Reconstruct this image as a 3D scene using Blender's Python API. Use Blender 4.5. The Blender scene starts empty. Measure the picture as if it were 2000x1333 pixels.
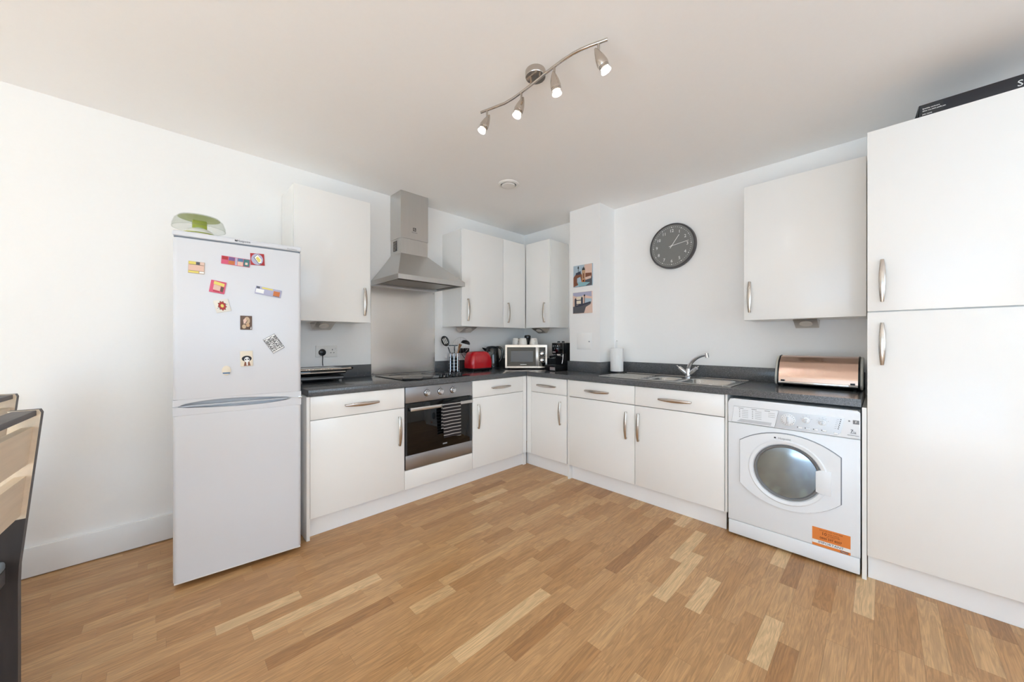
import bpy, bmesh, math, random
from mathutils import Vector, Matrix
random.seed(7)
C = bpy.context.scene.collection
SC = bpy.context.scene
PI = math.pi
# ------------------------------------------------------------------ camera, world, light
H = 1.2
FPX = 705.4
TH = math.atan2(723, FPX)                      # angle between the view direction and the left wall
FW = (math.cos(TH), math.sin(TH))              # view direction in the room's plan
RT = (math.sin(TH), -math.cos(TH))             # picture-right in plan
cam = bpy.data.cameras.new('camera'); cam.sensor_width = 36; cam.lens = 36*FPX/2000; cam.clip_start = .02
camo = bpy.data.objects.new('camera', cam); C.objects.link(camo)
camo.location = (0, 0, H); camo.rotation_euler = (PI/2, 0, math.atan2(FW[1], FW[0]) - PI/2)
SC.camera = camo
SC.view_settings.view_transform = 'Standard'; SC.view_settings.look = 'None'
SC.view_settings.gamma = 1; SC.view_settings.use_curve_mapping = False
SC.view_settings.exposure = 0.72
SC.cycles.max_bounces = 16; SC.cycles.diffuse_bounces = 10; SC.cycles.glossy_bounces = 6; SC.cycles.transmission_bounces = 12
w = bpy.data.worlds.new('sky'); SC.world = w; w.use_nodes = True
bg = w.node_tree.nodes['Background']; bg.inputs[0].default_value = (.74, .88, 1, 1); bg.inputs[1].default_value = 0.5
def area(name, loc, rot, sx, sy, power, col):
    l = bpy.data.lights.new(name, 'AREA'); l.shape = 'RECTANGLE'; l.size = sx; l.size_y = sy; l.energy = power; l.color = col
    o = bpy.data.objects.new(name, l); C.objects.link(o); o.location = loc; o.rotation_euler = rot; return o
XW, YW, ZC = 3.159, 3.02, 2.476                # sink wall, hob wall, ceiling
XL, YR = -3.0, -2.6                            # window wall, rear wall
area('daylight_patio_door', (XL-.12, -.5, .95), (0, -PI/2-.45, 0), 1.7, 2.9, 36, (.55, .75, 1))
area('daylight_rear_window', (.2, YR-.12, 1.5), (PI/2, 0, 0), 2.6, 1.3, 34, (.58, .78, 1))
sun = bpy.data.lights.new('sun', 'SUN'); sun.energy = 68; sun.angle = math.radians(1.5); sun.color = (.44, .665, 1)
suno = bpy.data.objects.new('sun', sun); C.objects.link(suno); suno.location = (-6, 1, 5)
suno.rotation_euler = Vector((.60, -.05, -.78)).to_track_quat('-Z', 'Y').to_euler()   # falls through the patio door onto the floor behind the camera

# ------------------------------------------------------------------ materials
def lin(c):
    return tuple(((v/255)/12.92 if v/255 <= .04045 else (((v/255)+.055)/1.055)**2.4) for v in c)
MT = {}
def mat(name, col, rough=.5, metal=0, var=.03, scale=30, bump=0, coat=0, trans=0, emit=0, alpha=1, ior=1.45, stretch=None):
    m = bpy.data.materials.new(name); m.use_nodes = True; nt = m.node_tree; b = nt.nodes['Principled BSDF']
    L = lin(col)
    tc = nt.nodes.new('ShaderNodeTexCoord'); mp = nt.nodes.new('ShaderNodeMapping'); nz = nt.nodes.new('ShaderNodeTexNoise')
    nt.links.new(tc.outputs['Object'], mp.inputs[0]); nt.links.new(mp.outputs[0], nz.inputs['Vector'])
    if stretch: mp.inputs['Scale'].default_value = stretch
    nz.inputs['Scale'].default_value = scale; nz.inputs['Detail'].default_value = 3
    mx = nt.nodes.new('ShaderNodeMix'); mx.data_type = 'RGBA'
    mx.inputs[6].default_value = (*[v*(1-var) for v in L], 1); mx.inputs[7].default_value = (*[min(1, v*(1+var)) for v in L], 1)
    nt.links.new(nz.outputs[0], mx.inputs[0]); nt.links.new(mx.outputs[2], b.inputs['Base Color'])
    b.inputs['Roughness'].default_value = rough; b.inputs['Metallic'].default_value = metal; b.inputs['IOR'].default_value = ior
    b.inputs['Coat Weight'].default_value = coat; b.inputs['Coat Roughness'].default_value = .06
    b.inputs['Transmission Weight'].default_value = trans; b.inputs['Alpha'].default_value = alpha
    if emit:
        b.inputs['Emission Color'].default_value = (*L, 1); b.inputs['Emission Strength'].default_value = emit
    if bump:
        bp = nt.nodes.new('ShaderNodeBump'); bp.inputs['Strength'].default_value = bump; bp.inputs['Distance'].default_value = .002
        nt.links.new(nz.outputs[0], bp.inputs['Height']); nt.links.new(bp.outputs[0], b.inputs['Normal'])
    MT[name] = m; return m
mat('wall_paint', (246, 245, 243), .75, var=.01, scale=60, bump=.05)
mat('ceiling_paint', (247, 246, 245), .85, var=.01, scale=60, bump=.04)
mat('trim_paint', (240, 240, 239), .4, var=.01)
mat('gloss_white', (243, 242, 239), .25, var=.008, scale=8, coat=.15)
mat('carcass_white', (242, 241, 238), .3, var=.01)
mat('plinth_white', (242, 242, 242), .3, var=.01)
mat('fridge_white', (216, 217, 221), .28, var=.01, scale=400, bump=.02)
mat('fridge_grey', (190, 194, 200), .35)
mat('machine_white', (236, 240, 244), .22, var=.01)
mat('machine_silver', (206, 212, 219), .2, metal=.15, var=.01)
mat('seam_grey', (125, 130, 138), .5)
mat('nickel', (200, 191, 182), .24, metal=1, var=.04, scale=60)
mat('steel', (208, 206, 203), .32, metal=1, var=.05, scale=6, stretch=(40, 40, .6), bump=.03)
mat('splash_steel', (226, 222, 218), .24, metal=1, var=.04, scale=5, stretch=(60, 60, .7), bump=.03)
mat('oven_steel', (168, 169, 172), .35, metal=1, var=.03, scale=6, stretch=(.6, .6, 60), bump=.02)
mat('sink_steel', (196, 196, 194), .25, metal=1, var=.03, scale=30)
mat('chrome', (214, 214, 216), .07, metal=1, var=.01)
mat('copper', (218, 188, 170), .26, metal=1, var=.03, scale=4, stretch=(1, .3, 30))
mat('black_plastic', (20, 20, 21), .3, var=.1)
mat('black_gloss', (10, 10, 11), .06, var=.05, coat=.5)
mat('black_glass', (8, 8, 9), .03, var=.05)
mat('dark_grey', (52, 52, 54), .5)
mat('mid_grey', (120, 120, 121), .5)
mat('clock_face', (124, 124, 122), .5, var=.02)
mat('clock_rim', (80, 77, 78), .35)
mat('white_print', (240, 240, 238), .6)
mat('ink', (35, 35, 38), .6)
mat('ink_grey', (130, 133, 138), .6)
mat('white_plastic', (238, 236, 232), .35)
mat('ceramic', (240, 236, 229), .15, var=.01, coat=.5)
mat('paper', (243, 242, 240), .9, var=.02, scale=200, bump=.1)
mat('red_gloss', (196, 22, 32), .12, var=.03, coat=.6)
mat('wood_spoon', (150, 100, 62), .6, var=.15, scale=12, stretch=(4, 4, .5))
mat('pine', (226, 208, 184), .6, var=.12, scale=9, stretch=(6, .5, 6), bump=.1)
mat('grey_stain', (98, 94, 94), .6, var=.22, scale=10, stretch=(6, .6, 6), bump=.15)
mat('dark_stain', (58, 52, 50), .65, var=.3, scale=10, stretch=(6, 6, .8), bump=.15)
mat('cushion', (136, 146, 153), .9, var=.05, scale=300, bump=.2)
mat('green_plastic', (158, 168, 62), .2, var=.04)
mat('door_glass', (158, 180, 198), .12, metal=.9, var=.25, scale=9)
def thin_glass(name, tint, k):
    m = bpy.data.materials.new(name); m.use_nodes = True; nt = m.node_tree; nt.nodes.remove(nt.nodes['Principled BSDF'])
    tr = nt.nodes.new('ShaderNodeBsdfTransparent'); gl = nt.nodes.new('ShaderNodeBsdfGlossy'); gl.inputs['Roughness'].default_value = .03
    lw = nt.nodes.new('ShaderNodeLayerWeight'); lw.inputs[0].default_value = .5; mx = nt.nodes.new('ShaderNodeMixShader')
    pw = nt.nodes.new('ShaderNodeMath'); pw.operation = 'POWER'; pw.inputs[1].default_value = 4
    ma = nt.nodes.new('ShaderNodeMath'); ma.operation = 'MULTIPLY_ADD'; ma.inputs[1].default_value = k; ma.inputs[2].default_value = .03
    nt.links.new(lw.outputs['Facing'], pw.inputs[0]); nt.links.new(pw.outputs[0], ma.inputs[0])
    tr.inputs[0].default_value = (*tint, 1); nt.links.new(ma.outputs[0], mx.inputs[0]); nt.links.new(tr.outputs[0], mx.inputs[1]); nt.links.new(gl.outputs[0], mx.inputs[2])
    nt.links.new(mx.outputs[0], nt.nodes['Material Output'].inputs[0]); MT[name] = m
thin_glass('window_glass', (.97, .98, .98), .25)
thin_glass('clear_plastic', (.93, .94, .92), .35)
thin_glass('green_clear', (.82, .85, .60), .3)
mat('bulb_glass', (255, 250, 242), .1, emit=2.2)
mat('bin_grey', (196, 194, 186), .35)
mat('lamp_lens', (222, 215, 205), .2)
mat('orange_print', (228, 134, 62), .5, var=.02)
mat('sticker_text', (128, 66, 30), .6)
mat('blue_ink', (40, 62, 84), .6)
mat('cardboard', (150, 150, 150), .8)
mat('box_black', (44, 44, 49), .45)
mat('rubber', (28, 28, 28), .7)
mat('gap_dark', (40, 38, 37), .8)
mat('filter_mesh', (140, 134, 126), .4, metal=1, var=.2, scale=250)
def pal(n, c): return mat(n, c, .5, var=.02)
for n, c in dict(p_pink=(214, 92, 120), p_red=(172, 48, 50), p_yellow=(228, 212, 110), p_skin=(226, 190, 172), p_purple=(120, 92, 140), p_teal=(70, 122, 122), p_cream=(232, 220, 200), p_lilac=(176, 176, 200), p_orange=(200, 116, 64), p_brown=(104, 82, 68), p_tan=(196, 170, 140), p_sky=(178, 196, 208), p_blush=(226, 196, 180), p_navy=(60, 62, 78), p_water=(140, 186, 196), p_slate=(92, 92, 98), p_stone=(200, 160, 122), p_rust=(132, 82, 60), p_blue=(92, 124, 158)).items(): pal(n, c)
mat('magnet_white', (226, 222, 212), .5)

def worktop_material():
    m = bpy.data.materials.new('worktop'); m.use_nodes = True; nt = m.node_tree; b = nt.nodes['Principled BSDF']
    tc = nt.nodes.new('ShaderNodeTexCoord')
    nz = nt.nodes.new('ShaderNodeTexNoise'); nz.inputs['Scale'].default_value = 420; nz.inputs['Detail'].default_value = 4
    r1 = nt.nodes.new('ShaderNodeValToRGB'); r1.color_ramp.elements[0].position = .38; r1.color_ramp.elements[1].position = .68
    r1.color_ramp.elements[0].color = (*lin((60, 61, 63)), 1); r1.color_ramp.elements[1].color = (*lin((118, 120, 123)), 1)
    vo = nt.nodes.new('ShaderNodeTexVoronoi'); vo.inputs['Scale'].default_value = 85
    r2 = nt.nodes.new('ShaderNodeValToRGB'); r2.color_ramp.elements[0].position = .07; r2.color_ramp.elements[1].position = .11
    r2.color_ramp.elements[0].color = (1, 1, 1, 1); r2.color_ramp.elements[1].color = (0, 0, 0, 1)
    n3 = nt.nodes.new('ShaderNodeTexNoise'); n3.inputs['Scale'].default_value = 60
    gt = nt.nodes.new('ShaderNodeMath'); gt.operation = 'GREATER_THAN'; gt.inputs[1].default_value = .54
    ml = nt.nodes.new('ShaderNodeMath'); ml.operation = 'MULTIPLY'
    mx = nt.nodes.new('ShaderNodeMix'); mx.data_type = 'RGBA'; mx.inputs[7].default_value = (*lin((215, 217, 220)), 1)
    for n in (nz, vo, n3): nt.links.new(tc.outputs['Object'], n.inputs['Vector'])
    nt.links.new(nz.outputs[0], r1.inputs[0]); nt.links.new(vo.outputs['Distance'], r2.inputs[0])
    nt.links.new(n3.outputs[0], gt.inputs[0]); nt.links.new(gt.outputs[0], ml.inputs[0]); nt.links.new(r2.outputs[0], ml.inputs[1])
    nt.links.new(r1.outputs[0], mx.inputs[6]); nt.links.new(ml.outputs[0], mx.inputs[0])
    nt.links.new(mx.outputs[2], b.inputs['Base Color']); b.inputs['Roughness'].default_value = .2
    MT['worktop'] = m
worktop_material()
def oak_material():
    m = bpy.data.materials.new('oak'); m.use_nodes = True; nt = m.node_tree; b = nt.nodes['Principled BSDF']
    N = nt.nodes.new; K = nt.links.new
    ge = N('ShaderNodeNewGeometry')
    at = N('ShaderNodeAttribute'); at.attribute_name = 'tone'
    as_ = N('ShaderNodeAttribute'); as_.attribute_name = 'seed'
    cb = N('ShaderNodeCombineXYZ'); ms = N('ShaderNodeMath'); ms.operation = 'MULTIPLY'; ms.inputs[1].default_value = 37.0
    K(as_.outputs['Fac'], ms.inputs[0]); K(ms.outputs[0], cb.inputs[2]); K(as_.outputs['Fac'], cb.inputs[0])
    ad = N('ShaderNodeVectorMath'); ad.operation = 'ADD'; K(ge.outputs['Position'], ad.inputs[0]); K(cb.outputs[0], ad.inputs[1])
    mp = N('ShaderNodeMapping'); mp.inputs['Scale'].default_value = (1.1, 11, 1); K(ad.outputs[0], mp.inputs[0])
    n1 = N('ShaderNodeTexNoise'); n1.inputs['Scale'].default_value = 2.2; n1.inputs['Detail'].default_value = 5; n1.inputs['Distortion'].default_value = 1.2
    K(mp.outputs[0], n1.inputs['Vector'])
    # growth rings: bands of a warped field
    mr = N('ShaderNodeMath'); mr.operation = 'MULTIPLY'; mr.inputs[1].default_value = 40; K(n1.outputs[0], mr.inputs[0])
    sn = N('ShaderNodeMath'); sn.operation = 'SINE'; K(mr.outputs[0], sn.inputs[0])
    m2 = N('ShaderNodeMapping'); m2.inputs['Scale'].default_value = (6, 150, 1); K(ad.outputs[0], m2.inputs[0])
    n2 = N('ShaderNodeTexNoise'); n2.inputs['Scale'].default_value = 1.6; n2.inputs['Detail'].default_value = 4; K(m2.outputs[0], n2.inputs['Vector'])
    ramp = N('ShaderNodeValToRGB'); e = ramp.color_ramp.elements
    e[0].position = 0; e[0].color = (*lin((152, 106, 62)), 1); e[1].position = 1; e[1].color = (*lin((226, 194, 148)), 1)
    for p, c in ((.25, (174, 128, 80)), (.55, (190, 146, 98)), (.8, (203, 163, 115))):
        q = e.new(p); q.color = (*lin(c), 1)
    K(at.outputs['Fac'], ramp.inputs[0])
    rg = N('ShaderNodeMapRange'); rg.inputs[1].default_value = -1; rg.inputs[2].default_value = 1; rg.inputs[3].default_value = .86; rg.inputs[4].default_value = 1.07
    K(sn.outputs[0], rg.inputs[0])
    r2 = N('ShaderNodeMapRange'); r2.inputs[1].default_value = .3; r2.inputs[2].default_value = .7; r2.inputs[3].default_value = .82; r2.inputs[4].default_value = 1.12
    K(n2.outputs[0], r2.inputs[0])
    mm = N('ShaderNodeMath'); mm.operation = 'MULTIPLY'; K(rg.outputs[0], mm.inputs[0]); K(r2.outputs[0], mm.inputs[1])
    # knots
    n4 = N('ShaderNodeTexVoronoi'); n4.inputs['Scale'].default_value = 2.3; n4.inputs['Randomness'].default_value = 1; K(ad.outputs[0], n4.inputs['Vector'])
    kr = N('ShaderNodeMapRange'); kr.inputs[1].default_value = .012; kr.inputs[2].default_value = .035; kr.inputs[3].default_value = .35; kr.inputs[4].default_value = 1; K(n4.outputs['Distance'], kr.inputs[0])
    mk = N('ShaderNodeMath'); mk.operation = 'MULTIPLY'; K(mm.outputs[0], mk.inputs[0]); K(kr.outputs[0], mk.inputs[1])
    vm = N('ShaderNodeVectorMath'); vm.operation = 'SCALE'; K(ramp.outputs[0], vm.inputs[0]); K(mk.outputs[0], vm.inputs['Scale'])
    K(vm.outputs[0], b.inputs['Base Color'])
    b.inputs['Roughness'].default_value = .42; b.inputs['Coat Weight'].default_value = .22; b.inputs['Coat Roughness'].default_value = .25
    bp = N('ShaderNodeBump'); bp.inputs['Strength'].default_value = .12; bp.inputs['Distance'].default_value = .001; K(n2.outputs[0], bp.inputs['Height']); K(bp.outputs[0], b.inputs['Normal'])
    MT['oak'] = m
oak_material()
def towel_material():
    m = bpy.data.materials.new('towel'); m.use_nodes = True; nt = m.node_tree; b = nt.nodes['Principled BSDF']
    tc = nt.nodes.new('ShaderNodeTexCoord'); sp = nt.nodes.new('ShaderNodeSeparateXYZ'); nt.links.new(tc.outputs['Object'], sp.inputs[0])
    mu = nt.nodes.new('ShaderNodeMath'); mu.operation = 'MULTIPLY'; mu.inputs[1].default_value = 1/.0262; nt.links.new(sp.outputs[2], mu.inputs[0])
    fr = nt.nodes.new('ShaderNodeMath'); fr.operation = 'FRACT'; nt.links.new(mu.outputs[0], fr.inputs[0])
    gt = nt.nodes.new('ShaderNodeMath'); gt.operation = 'GREATER_THAN'; gt.inputs[1].default_value = .77; nt.links.new(fr.outputs[0], gt.inputs[0])
    nz = nt.nodes.new('ShaderNodeTexNoise'); nz.inputs['Scale'].default_value = 500; nt.links.new(tc.outputs['Object'], nz.inputs['Vector'])
    mx = nt.nodes.new('ShaderNodeMix'); mx.data_type = 'RGBA'; mx.inputs[6].default_value = (*lin((66, 61, 62)), 1); mx.inputs[7].default_value = (*lin((232, 228, 224)), 1)
    nt.links.new(gt.outputs[0], mx.inputs[0]); nt.links.new(mx.outputs[2], b.inputs['Base Color']); b.inputs['Roughness'].default_value = .95
    bp = nt.nodes.new('ShaderNodeBump'); bp.inputs['Strength'].default_value = .3; bp.inputs['Distance'].default_value = .001
    nt.links.new(nz.outputs[0], bp.inputs['Height']); nt.links.new(bp.outputs[0], b.inputs['Normal'])
    MT['towel'] = m
towel_material()

# ------------------------------------------------------------------ helpers
class MB:
    def __init__(s): s.bm = bmesh.new(); s.mi = 0
    def _faces(s, before):
        for f in s.bm.faces:
            if f.index == -1 or f not in before: pass
    def box(s, x0, x1, y0, y1, z0, z1, bev=0, seg=2, mi=0):
        x0, x1 = min(x0, x1), max(x0, x1); y0, y1 = min(y0, y1), max(y0, y1); z0, z1 = min(z0, z1), max(z0, z1)
        r = bmesh.ops.create_cube(s.bm, size=1)
        vs = r['verts']
        for v in vs: v.co = Vector(((x0+x1)/2 + v.co.x*(x1-x0), (y0+y1)/2 + v.co.y*(y1-y0), (z0+z1)/2 + v.co.z*(z1-z0)))
        fs = list({f for v in vs for f in v.link_faces})
        for f in fs: f.material_index = mi
        if bev:
            es = list({e for v in vs for e in v.link_edges})
            rr = bmesh.ops.bevel(s.bm, geom=es, offset=bev, segments=seg, profile=.5, affect='EDGES', clamp_overlap=True)
            for f in rr['faces']: f.material_index = mi
        return s
    def ring_loft(s, rings, cap0=True, cap1=True, closed=False, mi=0):
        R = [[s.bm.verts.new(p) for p in ring] for ring in rings]
        n = len(R[0]); last = len(R) if closed else len(R)-1
        for i in range(last):
            a, b = R[i], R[(i+1) % len(R)]
            for j in range(n):
                try:
                    f = s.bm.faces.new((a[j], a[(j+1) % n], b[(j+1) % n], b[j])); f.material_index = mi
                except ValueError: pass
        if not closed:
            for c, ring in ((cap0, R[0]), (cap1, R[-1])):
                if c and len(ring) > 2:
                    f = s.bm.faces.new(ring); f.material_index = mi
        return s
    def lathe(s, prof, M=None, n=32, cap0=True, cap1=True, mi=0):
        M = M or Matrix.Identity(4); rings = []
        for r, z in prof: rings.append([M @ Vector((max(r, 1e-5)*math.cos(2*PI*k/n), max(r, 1e-5)*math.sin(2*PI*k/n), z)) for k in range(n)])
        return s.ring_loft(rings, cap0, cap1, mi=mi)
    def cyl(s, p0, p1, r, r1=None, n=24, mi=0):
        p0, p1 = Vector(p0), Vector(p1); d = p1-p0
        M = Matrix.Translation(p0) @ d.to_track_quat('Z', 'Y').to_matrix().to_4x4()
        return s.lathe([(r, 0), (r if r1 is None else r1, d.length)], M, n, mi=mi)
    def tube(s, pts, r, n=10, closed=False, mi=0):
        pts = [Vector(p) for p in pts]; rings = []; N = len(pts); up = None
        rr = r if isinstance(r, (list, tuple)) else [r]*N
        for i, p in enumerate(pts):
            t = (pts[(i+1) % N]-pts[i-1]) if closed else (pts[min(i+1, N-1)]-pts[max(i-1, 0)])
            t.normalize()
            if up is None: up = Vector((0, 0, 1)) if abs(t.z) < .9 else Vector((1, 0, 0))
            a = t.cross(up).normalized(); up = a.cross(t).normalized()
            rings.append([p + (a*math.cos(2*PI*k/n) + up*math.sin(2*PI*k/n))*rr[i] for k in range(n)])
        return s.ring_loft(rings, closed=closed, mi=mi)
    def prism(s, poly, axis, d0, d1, mi=0, bev=0):
        # poly in the two remaining axes; axis 'x': (y,z), 'y': (x,z), 'z': (x,y)
        def P(a, b, d): return {'x': (d, a, b), 'y': (a, d, b), 'z': (a, b, d)}[axis]
        v0 = [s.bm.verts.new(P(a, b, d0)) for a, b in poly]; v1 = [s.bm.verts.new(P(a, b, d1)) for a, b in poly]
        n = len(poly); fs = [s.bm.faces.new(v0), s.bm.faces.new(v1)]
        for i in range(n): fs.append(s.bm.faces.new((v0[i], v0[(i+1) % n], v1[(i+1) % n], v1[i])))
        for f in fs: f.material_index = mi
        if bev:
            es = list({e for f in fs[:2] for e in f.edges})
            rr = bmesh.ops.bevel(s.bm, geom=es, offset=bev, segments=2, profile=.5, affect='EDGES', clamp_overlap=True)
            for f in rr['faces']: f.material_index = mi
        return s
    def xf(s, M):
        bmesh.ops.transform(s.bm, matrix=M, verts=s.bm.verts); return s
    def mesh(s, name, mats, ang=35):
        bmesh.ops.recalc_face_normals(s.bm, faces=s.bm.faces)
        me = bpy.data.meshes.new(name); s.bm.to_mesh(me); s.bm.free()
        for m in (mats if isinstance(mats, (list, tuple)) else [mats]): me.materials.append(MT[m])
        if ang:
            me.shade_smooth(); me.set_sharp_from_angle(angle=math.radians(ang))
        return me
OFF = {}
def link(name, data, parent=None, loc=None):
    o = bpy.data.objects.new(name, data); C.objects.link(o)
    if parent is not None: o.parent = parent; OFF[o] = OFF.get(parent, Vector())
    if loc is not None: o.location = loc
    return o
def obj(name, mb, mats, parent=None, local=False, ang=35):
    """one mesh object; coordinates are world ones unless local (then those of the thing)"""
    if parent is not None and not local: mb.xf(Matrix.Translation(-OFF.get(parent, Vector())))
    return link(name, mb.mesh(name, mats, ang), parent)
def tag(o, label, cat, group=None, kind=None):
    if label: o['label'] = label
    if cat: o['category'] = cat
    if group: o['group'] = group
    if kind: o['kind'] = kind
    return o
def thing(name, label, cat, loc=(0, 0, 0), rotz=0, group=None):
    o = bpy.data.objects.new(name, None); C.objects.link(o); o.empty_display_size = .05
    o.location = loc; o.rotation_euler = (0, 0, rotz); OFF[o] = Vector(loc)
    return tag(o, label, cat, group)
def solo(name, mb, mats, label, cat, base, group=None, ang=35):
    """a thing that is one mesh, with its origin at base"""
    mb.xf(Matrix.Translation(-Vector(base))); o = link(name, mb.mesh(name, mats, ang), None, base)
    OFF[o] = Vector(base); return tag(o, label, cat, group)
def struct(name, mb, mats, parent=None):
    o = obj(name, mb, mats, parent)
    if parent is None: o['kind'] = 'structure'
    return o
def box(*a, **k): return MB().box(*a, **k)
def text(name, s, size, M, m, parent, ext=.0004, align='CENTER', local=False, bold=False, sx=1):
    cu = bpy.data.curves.new(name, 'FONT'); cu.body = s; cu.size = size; cu.extrude = ext; cu.align_x = align; cu.align_y = 'CENTER'; cu.resolution_u = 2
    if bold: cu.offset = size*.018
    t = bpy.data.objects.new(name, cu); C.objects.link(t)
    dg = bpy.context.evaluated_depsgraph_get(); dg.update(); me = bpy.data.meshes.new_from_object(t.evaluated_get(dg))
    bpy.data.objects.remove(t); bpy.data.curves.remove(cu)
    me.name = name; me.transform(M @ Matrix.Diagonal((sx, 1, 1, 1)))
    if not local: me.transform(Matrix.Translation(-OFF.get(parent, Vector())))
    me.materials.clear(); me.materials.append(MT[m]); return link(name, me, parent)
def frame(p, u, n):
    """text frame: p origin, u writing direction, n facing direction"""
    u = Vector(u).normalized(); n = Vector(n).normalized(); v = n.cross(u)
    M = Matrix.Identity(4)
    for i, c in enumerate((u, v, n)):
        for j in range(3): M[j][i] = c[j]
    for j in range(3): M[j][3] = p[j]
    return M
def FA(x, y, z): return frame((x, y, z), (1, 0, 0), (0, -1, 0))      # faces the room from the hob wall
def FB(x, y, z): return frame((x, y, z), (0, -1, 0), (-1, 0, 0))     # faces the room from the sink wall
def camxy(X, Z): return (X*RT[0]+Z*FW[0], X*RT[1]+Z*FW[1])

# ------------------------------------------------------------------ room shell
fl = MB(); fl.box(XL-.15, XW+.15, YR-.15, YW+.15, -.15, -.009)
floor = struct('floor', fl, 'gap_dark')
def plank_mb(mb, x0, x1, y0, y1, lt, ls, tone, seed):
    n0 = len(mb.bm.faces); g = .0002
    mb.box(x0+g, x1-g, y0+g, y1-g, -.009, 0, bev=0)
    mb.bm.faces.ensure_lookup_table()
    for f in mb.bm.faces[n0:]: f[lt] = tone; f[ls] = seed
def plank_layers(mb):
    return mb.bm.faces.layers.float.new('tone'), mb.bm.faces.layers.float.new('seed')
def project(x, y, z=0):
    X = x*RT[0]+y*RT[1]; Z = x*FW[0]+y*FW[1]
    if Z < .3: return None
    return 1000+FPX*X/Z, 667-(z-H)*FPX/Z, Z
SW = .2/3
staves = []
rnd = random.Random(21)
row = 0
y = 3.024
while y > YR:
    for k in range(3):
        y1 = y-k*SW; y0 = max(y1-SW, YR)
        if y0 >= YW: continue
        y1 = min(y1, YW)
        x = XL-rnd.random()*.4
        while x < XW:
            L = rnd.choice((.2, .26, .3, .34, .4, .45, .5))*(1+.1*rnd.random())
            a, b = max(x, XL), min(x+L, XW)
            if b-a > .01 and y1-y0 > .005:
                t = min(1, max(0, rnd.gauss(.5, .12)))
                q = rnd.random()
                if q < .04: t = .9
                elif q < .08: t = .16
                staves.append((a, b, y0, y1, t, rnd.random()))
            x += L
    y -= .2
def score(s):
    best = 0
    pts = [project(px, py) for px in (s[0], (s[0]+s[1])/2, s[1]) for py in (s[2], s[3])]
    pts = [p for p in pts if p and -40 < p[0] < 2040 and p[1] < 1380]
    mx, my = (s[0]+s[1])/2, (s[2]+s[3])/2
    if not pts or (my > 2.46 and mx > .64) or mx > 2.63: return 0
    Z = sum(p[2] for p in pts)/len(pts)
    return (s[1]-s[0])*(s[3]-s[2])/Z**3
staves.sort(key=score, reverse=True)
nvis = min(300, sum(1 for s in staves if score(s) > 0))
for s in staves[:nvis]:
    mb = MB(); lt, ls = plank_layers(mb); plank_mb(mb, *s[:4], lt, ls, s[4], s[5])
    obj('floor_plank', mb, 'oak', floor, ang=0)
mb = MB(); lt, ls = plank_layers(mb)
for s in staves[nvis:]: plank_mb(mb, *s[:4], lt, ls, s[4], s[5])
o = obj('floor_plank_rest', mb, 'oak', floor, ang=0); o['kind'] = 'stuff'
struct('ceiling', box(XL-.15, XW+.15, YR-.15, YW+.15, ZC, ZC+.12), 'ceiling_paint')
struct('wall_left', box(XL-.15, XW+.15, YW, YW+.12, 0, ZC), 'wall_paint')
struct('wall_right', box(XW, XW+.12, YR-.15, YW, 0, ZC), 'wall_paint')
struct('wall_column', box(2.9013, XW, 1.8153, 2.155, .9055, ZC), 'wall_paint')
wl = MB(); PY0, PY1, PZ1 = -2.0, 1.0, 2.17         # patio door opening
wl.box(XL-.12, XL, YR-.15, PY0, 0, ZC).box(XL-.12, XL, PY1, YW, 0, ZC).box(XL-.12, XL, PY0, PY1, PZ1, ZC)
struct('wall_window_side', wl, 'wall_paint')
wr = MB(); WX0, WX1, WZ0, WZ1 = -1.1, 1.5, .85, 2.15
wr.box(XL, WX0, YR-.12, YR, 0, ZC).box(WX1, XW, YR-.12, YR, 0, ZC).box(WX0, WX1, YR-.12, YR, 0, WZ0).box(WX0, WX1, YR-.12, YR, WZ1, ZC)
struct('wall_rear', wr, 'wall_paint')
def window(name, mb_frame, panes):
    o = obj(name, mb_frame, 'trim_paint'); o['kind'] = 'structure'
    for p in panes: obj('pane', p, 'window_glass', o)
f = MB(); e = .055; ym = (PY0+PY1)/2
f.box(XL-.09, XL-.03, PY0, PY0+e, 0, PZ1).box(XL-.09, XL-.03, PY1-e, PY1, 0, PZ1).box(XL-.09, XL-.03, ym-e, ym+e, 0, PZ1).box(XL-.09, XL-.03, PY0, PY1, PZ1-e, PZ1).box(XL-.09, XL-.03, PY0, PY1, 0, e)
window('window_1', f, [box(XL-.065, XL-.059, PY0+e, ym-e, e, PZ1-e), box(XL-.065, XL-.059, ym+e, PY1-e, e, PZ1-e)])
f = MB(); xm = (WX0+WX1)/2
f.box(WX0, WX0+e, YR-.09, YR-.03, WZ0, WZ1).box(WX1-e, WX1, YR-.09, YR-.03, WZ0, WZ1).box(xm-e/2, xm+e/2, YR-.09, YR-.03, WZ0, WZ1).box(WX0, WX1, YR-.09, YR-.03, WZ1-e, WZ1).box(WX0, WX1, YR-.09, YR-.03, WZ0, WZ0+e)
window('window_2', f, [box(WX0+e, xm-e/2, YR-.065, YR-.059, WZ0+e, WZ1-e), box(xm+e/2, WX1-e, YR-.065, YR-.059, WZ0+e, WZ1-e)])
struct('baseboard_left', box(XL+.001, .60, YW-.017, YW-.0005, .006, .155, bev=.003), 'trim_paint')
# plinths
struct('trim_1', box(.646, 2.56, 2.446, 2.462, .001, .122), 'plinth_white')
b = box(2.582, 2.598, .692, 1.893, .001, .122); struct('trim_2', b, 'plinth_white')
struct('trim_3', box(2.582, 2.598, 1.912, 2.44, .001, .122), 'plinth_white')
struct('trim_4', box(2.575, 2.591, -.56, .05, .001, .122), 'plinth_white')
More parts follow.
